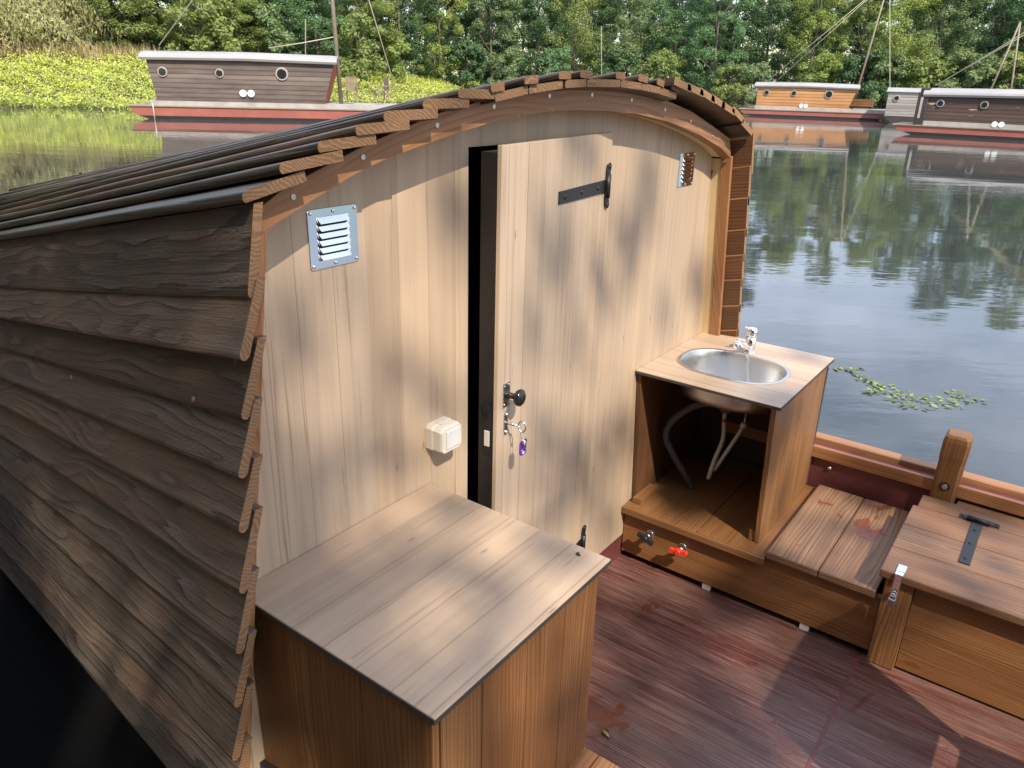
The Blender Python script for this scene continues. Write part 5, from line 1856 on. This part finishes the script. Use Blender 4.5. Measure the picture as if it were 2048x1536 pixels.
# ================================================================ tree on the near bank behind the photographer, shading the boat
BLOBS = [(1.22,1.49,0.04,0.04,10),(1.61,1.70,0.04,0.02,8),(1.73,1.73,0.03,0.03,6),(2.07,1.81,0.05,0.05,10),(2.01,1.65,0.05,0.06,11),(1.76,1.51,0.13,0.04,14),(1.61,1.44,0.08,0.04,10),(1.61,1.53,0.06,0.03,4),(2.52,1.69,0.07,0.05,5),(1.00,1.15,0.07,0.02,7),(1.12,1.15,0.05,0.02,6),(0.89,0.98,0.06,0.02,7),(0.80,1.15,0.03,0.04,3),(1.21,1.38,0.03,0.02,2),(1.77,1.06,0.10,0.06,12),(1.97,1.14,0.10,0.07,10),(1.97,0.93,0.09,0.05,7),(1.62,0.96,0.05,0.06,6),(1.66,1.32,0.07,0.04,5),(1.47,1.28,0.05,0.03,3),(1.53,1.09,0.08,0.04,4),(0.99,1.03,0.03,0.02,3),(0.95,1.25,0.03,0.02,3),(2.30,1.55,0.06,0.05,4),(1.04,0.99,0.05,0.02,5),(0.78,0.91,0.04,0.04,4),(1.12,0.88,0.05,0.05,4),(1.00,0.84,0.06,0.06,2),(1.12,0.76,0.06,0.06,3),(1.23,0.71,0.05,0.05,3),(1.30,0.65,0.04,0.04,3),(1.04,0.68,0.06,0.06,4),(1.09,0.63,0.05,0.05,4),(0.96,0.69,0.06,0.06,4),(0.84,0.70,0.05,0.05,2),(0.76,0.70,0.04,0.04,2),(0.84,0.58,0.05,0.05,3),(0.85,0.51,0.04,0.04,2),(1.10,0.58,0.05,0.05,3),(1.06,0.54,0.04,0.04,3),(1.20,0.63,0.04,0.04,2),(0.90,0.46,0.03,0.03,2),(0.82,0.79,0.06,0.06,2),(0.81,0.55,0.03,0.03,2),(0.99,0.51,0.04,0.04,2),(0.92,0.54,0.04,0.04,2),(2.15,0.08,0.06,0.06,4),(2.27,0.44,0.06,0.06,4),(1.81,0.50,0.06,0.06,4),(1.52,0.16,0.06,0.06,4),(1.80,0.09,0.06,0.06,4),(2.20,0.04,0.06,0.06,4),(2.02,0.34,0.06,0.06,4),(2.31,0.44,0.06,0.06,4),(2.02,0.08,0.06,0.06,4),(1.69,0.17,0.06,0.06,4),(1.97,0.50,0.06,0.06,4),(1.72,0.29,0.06,0.06,4),(1.89,0.16,0.06,0.06,4),(2.00,0.50,0.06,0.06,4),(2.34,0.23,0.06,0.06,4),(2.30,0.48,0.06,0.06,4),(1.53,0.20,0.06,0.06,4),(1.61,0.22,0.06,0.06,4),(1.76,0.11,0.06,0.06,4),(1.79,0.11,0.06,0.06,4),(2.34,0.46,0.06,0.06,4),(2.19,0.16,0.06,0.06,4),(1.80,0.30,0.06,0.06,4),(1.69,0.30,0.06,0.06,4),(1.85,0.18,0.06,0.06,4),(1.89,0.22,0.06,0.06,4),(1.94,0.06,0.06,0.06,4),(2.34,0.07,0.06,0.06,4),(2.06,0.08,0.06,0.06,4),(1.99,0.31,0.06,0.06,4),(1.84,0.08,0.06,0.06,4),(2.02,0.42,0.06,0.06,4),(1.74,0.49,0.06,0.06,4),(1.96,0.06,0.06,0.06,4),(2.18,0.06,0.06,0.06,4),(1.80,0.39,0.06,0.06,4),(1.91,0.38,0.06,0.06,4),(1.87,0.65,0.06,0.06,4),(1.76,0.13,0.06,0.06,4),(2.44,0.22,0.06,0.06,4),(1.97,0.23,0.06,0.06,4),(2.42,0.30,0.06,0.06,4),(2.04,0.16,0.06,0.06,4),(1.99,0.21,0.06,0.06,4),(1.93,0.68,0.06,0.06,4),(2.06,0.59,0.06,0.06,4),(1.90,0.62,0.06,0.06,4),(1.96,0.09,0.06,0.06,4),(2.07,0.43,0.06,0.06,4),(0.69,0.63,0.06,0.06,5),(0.73,0.52,0.06,0.06,5),(0.79,0.47,0.06,0.06,5),(0.67,0.47,0.06,0.06,5),(0.84,0.40,0.06,0.06,4),(0.75,0.42,0.06,0.06,5),(1.00,0.39,0.05,0.05,5),(1.06,0.32,0.05,0.05,6),(1.26,0.47,0.05,0.05,4),(1.33,0.36,0.05,0.05,4),(1.26,0.32,0.05,0.05,4),(0.99,0.44,0.05,0.05,3),(2.60,0.58,0.03,0.03,2),(2.78,0.60,0.05,0.05,4),(3.03,0.70,0.05,0.05,3),(2.65,0.70,0.03,0.03,1),(2.78,0.45,0.05,0.05,4),(2.69,0.31,0.05,0.05,4),(2.94,0.34,0.05,0.05,4),(2.71,0.24,0.04,0.04,3),(3.10,0.56,0.05,0.05,5),(3.24,0.46,0.06,0.06,6),(2.86,0.53,0.03,0.03,3),(2.43,0.53,0.06,0.06,5),(2.51,0.39,0.05,0.05,4),(2.56,0.30,0.05,0.05,4),(2.36,0.59,0.05,0.05,3),(2.44,0.45,0.04,0.04,3),(2.62,1.02,0.04,0.04,3),(2.63,0.86,0.04,0.04,2),(2.57,0.76,0.03,0.03,2),(2.51,1.33,0.04,0.04,2),(2.82,1.24,0.04,0.04,2),(3.01,0.82,0.05,0.05,5),(3.09,0.71,0.05,0.05,5),(2.98,0.87,0.05,0.05,4),(3.13,0.66,0.05,0.05,4),(0.86,0.34,0.09,0.09,7),(0.83,0.47,0.09,0.09,7),(0.80,0.59,0.09,0.09,7),(0.77,0.72,0.09,0.09,7),(0.75,0.84,0.09,0.09,7),(0.72,0.96,0.09,0.09,7),(0.80,0.43,0.09,0.09,7),(0.77,0.56,0.09,0.09,7),(0.75,0.68,0.09,0.09,7),(0.72,0.81,0.09,0.09,7),(0.69,0.93,0.09,0.09,7),(0.66,1.05,0.09,0.09,7),(0.75,0.53,0.09,0.09,7),(0.72,0.65,0.09,0.09,7),(0.69,0.77,0.09,0.09,7),(0.66,0.90,0.09,0.09,7),(0.63,1.02,0.09,0.09,7),(0.61,1.15,0.09,0.09,7),(0.58,1.27,0.09,0.09,7),(0.55,1.39,0.09,0.09,7),(0.69,0.62,0.09,0.09,7),(0.66,0.74,0.09,0.09,7),(0.63,0.87,0.09,0.09,7),(0.61,0.99,0.09,0.09,7),(0.58,1.11,0.09,0.09,7),(0.55,1.24,0.09,0.09,7),(0.52,1.36,0.09,0.09,7),(0.49,1.49,0.09,0.09,7),(0.63,0.71,0.09,0.09,7),(0.61,0.83,0.09,0.09,7),(0.58,0.96,0.09,0.09,7),(0.55,1.08,0.09,0.09,7),(0.52,1.20,0.09,0.09,7),(0.49,1.33,0.09,0.09,7),(0.46,1.45,0.09,0.09,7),(0.44,1.58,0.09,0.09,7),(0.58,0.80,0.09,0.09,7),(0.55,0.92,0.09,0.09,7),(0.52,1.05,0.09,0.09,7),(0.49,1.17,0.09,0.09,7),(0.46,1.30,0.09,0.09,7),(0.44,1.42,0.09,0.09,7),(0.41,1.54,0.09,0.09,7),(0.38,1.67,0.09,0.09,7),(0.52,0.89,0.09,0.09,7),(0.49,1.01,0.09,0.09,7),(0.46,1.14,0.09,0.09,7),(0.44,1.26,0.09,0.09,7),(0.41,1.39,0.09,0.09,7),(0.38,1.51,0.09,0.09,7),(0.35,1.63,0.09,0.09,7),(0.32,1.76,0.09,0.09,7),(0.46,0.98,0.09,0.09,7),(0.44,1.11,0.09,0.09,7),(0.41,1.23,0.09,0.09,7),(0.38,1.35,0.09,0.09,7),(0.35,1.48,0.09,0.09,7),(0.32,1.60,0.09,0.09,7),(0.30,1.73,0.09,0.09,7),(0.27,1.85,0.09,0.09,7),(0.41,1.07,0.09,0.09,7),(0.38,1.20,0.09,0.09,7),(0.35,1.32,0.09,0.09,7),(0.32,1.44,0.09,0.09,7),(0.30,1.57,0.09,0.09,7),(0.27,1.69,0.09,0.09,7),(0.24,1.82,0.09,0.09,7),(0.21,1.94,0.09,0.09,7),(0.35,1.16,0.09,0.09,7),(0.32,1.29,0.09,0.09,7),(0.30,1.41,0.09,0.09,7),(0.27,1.54,0.09,0.09,7),(0.24,1.66,0.09,0.09,7),(0.21,1.78,0.09,0.09,7),(0.18,1.91,0.09,0.09,7),(0.16,2.03,0.09,0.09,7),(0.30,1.25,0.09,0.09,7),(0.27,1.38,0.09,0.09,7),(0.24,1.50,0.09,0.09,7),(0.21,1.63,0.09,0.09,7),(0.18,1.75,0.09,0.09,7),(0.16,1.87,0.09,0.09,7),(0.13,2.00,0.09,0.09,7),(0.10,2.12,0.09,0.09,7),(0.24,1.35,0.09,0.09,7),(0.21,1.47,0.09,0.09,7),(0.18,1.59,0.09,0.09,7),(0.16,1.72,0.09,0.09,7),(0.13,1.84,0.09,0.09,7),(0.10,1.97,0.09,0.09,7),(0.07,2.09,0.09,0.09,7),(0.04,2.21,0.09,0.09,7),(0.18,1.44,0.09,0.09,7),(0.16,1.56,0.09,0.09,7),(0.13,1.68,0.09,0.09,7),(0.10,1.81,0.09,0.09,7),(0.07,1.93,0.09,0.09,7),(0.04,2.06,0.09,0.09,7),(0.02,2.18,0.09,0.09,7),(-0.01,2.30,0.09,0.09,7),(0.13,1.53,0.09,0.09,7),(0.10,1.65,0.09,0.09,7),(0.07,1.78,0.09,0.09,7),(0.04,1.90,0.09,0.09,7),(0.02,2.02,0.09,0.09,7),(-0.01,2.15,0.09,0.09,7),(-0.04,2.27,0.09,0.09,7),(-0.07,2.40,0.09,0.09,7),(0.07,1.62,0.09,0.09,7),(0.04,1.74,0.09,0.09,7),(0.02,1.87,0.09,0.09,7),(-0.01,1.99,0.09,0.09,7),(-0.04,2.12,0.09,0.09,7),(-0.07,2.24,0.09,0.09,7),(-0.10,2.36,0.09,0.09,7),(-0.13,2.49,0.09,0.09,7),(0.02,1.71,0.09,0.09,7),(-0.01,1.83,0.09,0.09,7),(-0.04,1.96,0.09,0.09,7),(-0.07,2.08,0.09,0.09,7),(-0.10,2.21,0.09,0.09,7),(-0.13,2.33,0.09,0.09,7),(-0.15,2.45,0.09,0.09,7),(-0.18,2.58,0.09,0.09,7),(-0.04,1.80,0.09,0.09,7),(-0.07,1.93,0.09,0.09,7),(-0.10,2.05,0.09,0.09,7),(-0.13,2.17,0.09,0.09,7),(-0.15,2.30,0.09,0.09,7),(-0.18,2.42,0.09,0.09,7),(-0.21,2.55,0.09,0.09,7),(-0.24,2.67,0.09,0.09,7),(-0.10,1.89,0.09,0.09,7),(-0.13,2.02,0.09,0.09,7),(-0.15,2.14,0.09,0.09,7),(-0.18,2.26,0.09,0.09,7),(-0.21,2.39,0.09,0.09,7),(-0.24,2.51,0.09,0.09,7),(-0.27,2.64,0.09,0.09,7),(-0.29,2.76,0.09,0.09,7),(-0.15,1.98,0.09,0.09,7),(-0.18,2.11,0.09,0.09,7),(-0.21,2.23,0.09,0.09,7),(-0.24,2.36,0.09,0.09,7),(-0.27,2.48,0.09,0.09,7),(-0.29,2.60,0.09,0.09,7),(-0.32,2.73,0.09,0.09,7),(-0.35,2.85,0.09,0.09,7),(-0.21,2.07,0.09,0.09,7),(-0.24,2.20,0.09,0.09,7),(-0.27,2.32,0.09,0.09,7),(-0.29,2.45,0.09,0.09,7),(-0.32,2.57,0.09,0.09,7),(-0.35,2.69,0.09,0.09,7),(-0.38,2.82,0.09,0.09,7),(-0.41,2.94,0.09,0.09,7),(-0.27,2.17,0.09,0.09,7),(-0.29,2.29,0.09,0.09,7),(-0.32,2.41,0.09,0.09,7),(-0.35,2.54,0.09,0.09,7),(-0.38,2.66,0.09,0.09,7),(-0.41,2.79,0.09,0.09,7),(-0.43,2.91,0.09,0.09,7),(-0.46,3.03,0.09,0.09,7),(-0.32,2.26,0.09,0.09,7),(-0.35,2.38,0.09,0.09,7),(-0.38,2.50,0.09,0.09,7),(-0.41,2.63,0.09,0.09,7),(-0.43,2.75,0.09,0.09,7),(-0.46,2.88,0.09,0.09,7),(-0.49,3.00,0.09,0.09,7),(-0.52,3.12,0.09,0.09,7),(0.58,1.54,0.10,0.10,4),(0.89,1.66,0.10,0.10,4),(1.20,1.78,0.10,0.10,4),(1.50,1.91,0.10,0.10,4),(0.43,1.76,0.10,0.10,4),(0.73,1.89,0.10,0.10,4),(1.04,2.01,0.10,0.10,4),(1.35,2.13,0.10,0.10,4),(0.27,1.99,0.10,0.10,4),(0.57,2.11,0.10,0.10,4),(0.88,2.24,0.10,0.10,4),(1.19,2.36,0.10,0.10,4),(0.11,2.21,0.10,0.10,4),(0.42,2.34,0.10,0.10,4),(0.72,2.46,0.10,0.10,4),(1.03,2.59,0.10,0.10,4),(-0.05,2.44,0.10,0.10,4),(0.26,2.57,0.10,0.10,4),(0.57,2.69,0.10,0.10,4),(0.87,2.81,0.10,0.10,4),(-0.21,2.67,0.10,0.10,4),(0.10,2.79,0.10,0.10,4),(0.41,2.92,0.10,0.10,4),(0.71,3.04,0.10,0.10,4),(-0.36,2.89,0.10,0.10,4),(-0.06,3.02,0.10,0.10,4),(0.25,3.14,0.10,0.10,4),(0.56,3.27,0.10,0.10,4),(-0.52,3.12,0.10,0.10,4),(-0.21,3.24,0.10,0.10,4),(0.09,3.37,0.10,0.10,4),(0.40,3.49,0.10,0.10,4),(2.33,0.98,0.05,0.05,9),(2.39,0.94,0.05,0.05,9),(2.28,0.90,0.04,0.04,5),(2.40,0.88,0.05,0.05,9),(2.51,1.01,0.06,0.06,9),(2.41,1.04,0.06,0.06,9),(2.57,1.30,0.06,0.06,6)]
S_n = np.array(SUN)
E1 = np.array([.593, -.326, 0.0]); E1 /= np.linalg.norm(E1)
E2 = np.cross(E1, S_n)
Cs, twigs = [], []
for (a, bb, ra, rb, n) in BLOBS:  # clumps placed up-sun for dapple; last few added to darken the sink opening
    t = RNG.uniform(12.5, 16.5)
    c = E1 * a + E2 * bb - S_n * t
    twigs.append(c)
    for j in range(n):
        Cs.append(c + E1 * RNG.normal() * ra * .8 + E2 * RNG.normal() * rb * .62 + S_n * RNG.normal() * .18)
for i in range(1500):       # the rest of the crown, whose shade falls on the near bank
    tg = np.array([RNG.uniform(-5.5, -.5), RNG.uniform(-4.5, 3.5), 0])
    c = tg - S_n * RNG.uniform(9.0, 18.0)
    for j in range(4):
        Cs.append(c + RNG.normal(size=3) * .22)
    if i % 12 == 0: twigs.append(c)
Cs = np.array(Cs)
n = len(Cs)
near = thing('broadleaf_tree', 'tall shade tree on the near bank behind the photographer', 'tree')
me = quads('crown', Cs, RNG.normal(size=(n, 3)) * .6 - S_n, RNG.uniform(.10, .16, n), .62, 'leaf')
link('crown', me, near)
b = MB()
base = Vector((-4.6, -8.2, WATER + .3))
b.tube([base, base + Vector((.1, .1, 3)), base + Vector((.3, .5, 6)), base + Vector((.5, .9, 9.5)), base + Vector((.6, 1.2, 16))], [.30, .24, .20, .14, .06], 12)
for i, c in enumerate(twigs):
    if i % 9: continue
    c = Vector(c)
    p = base + Vector((.4, .7, max(3.5, min(9.5, c.z - 1.8))))
    b.tube([p, p.lerp(c, .55) + Vector((0, 0, .25)), c], [.035, .018, .005], 5)
b.build('trunk', 'bark', None).parent = near
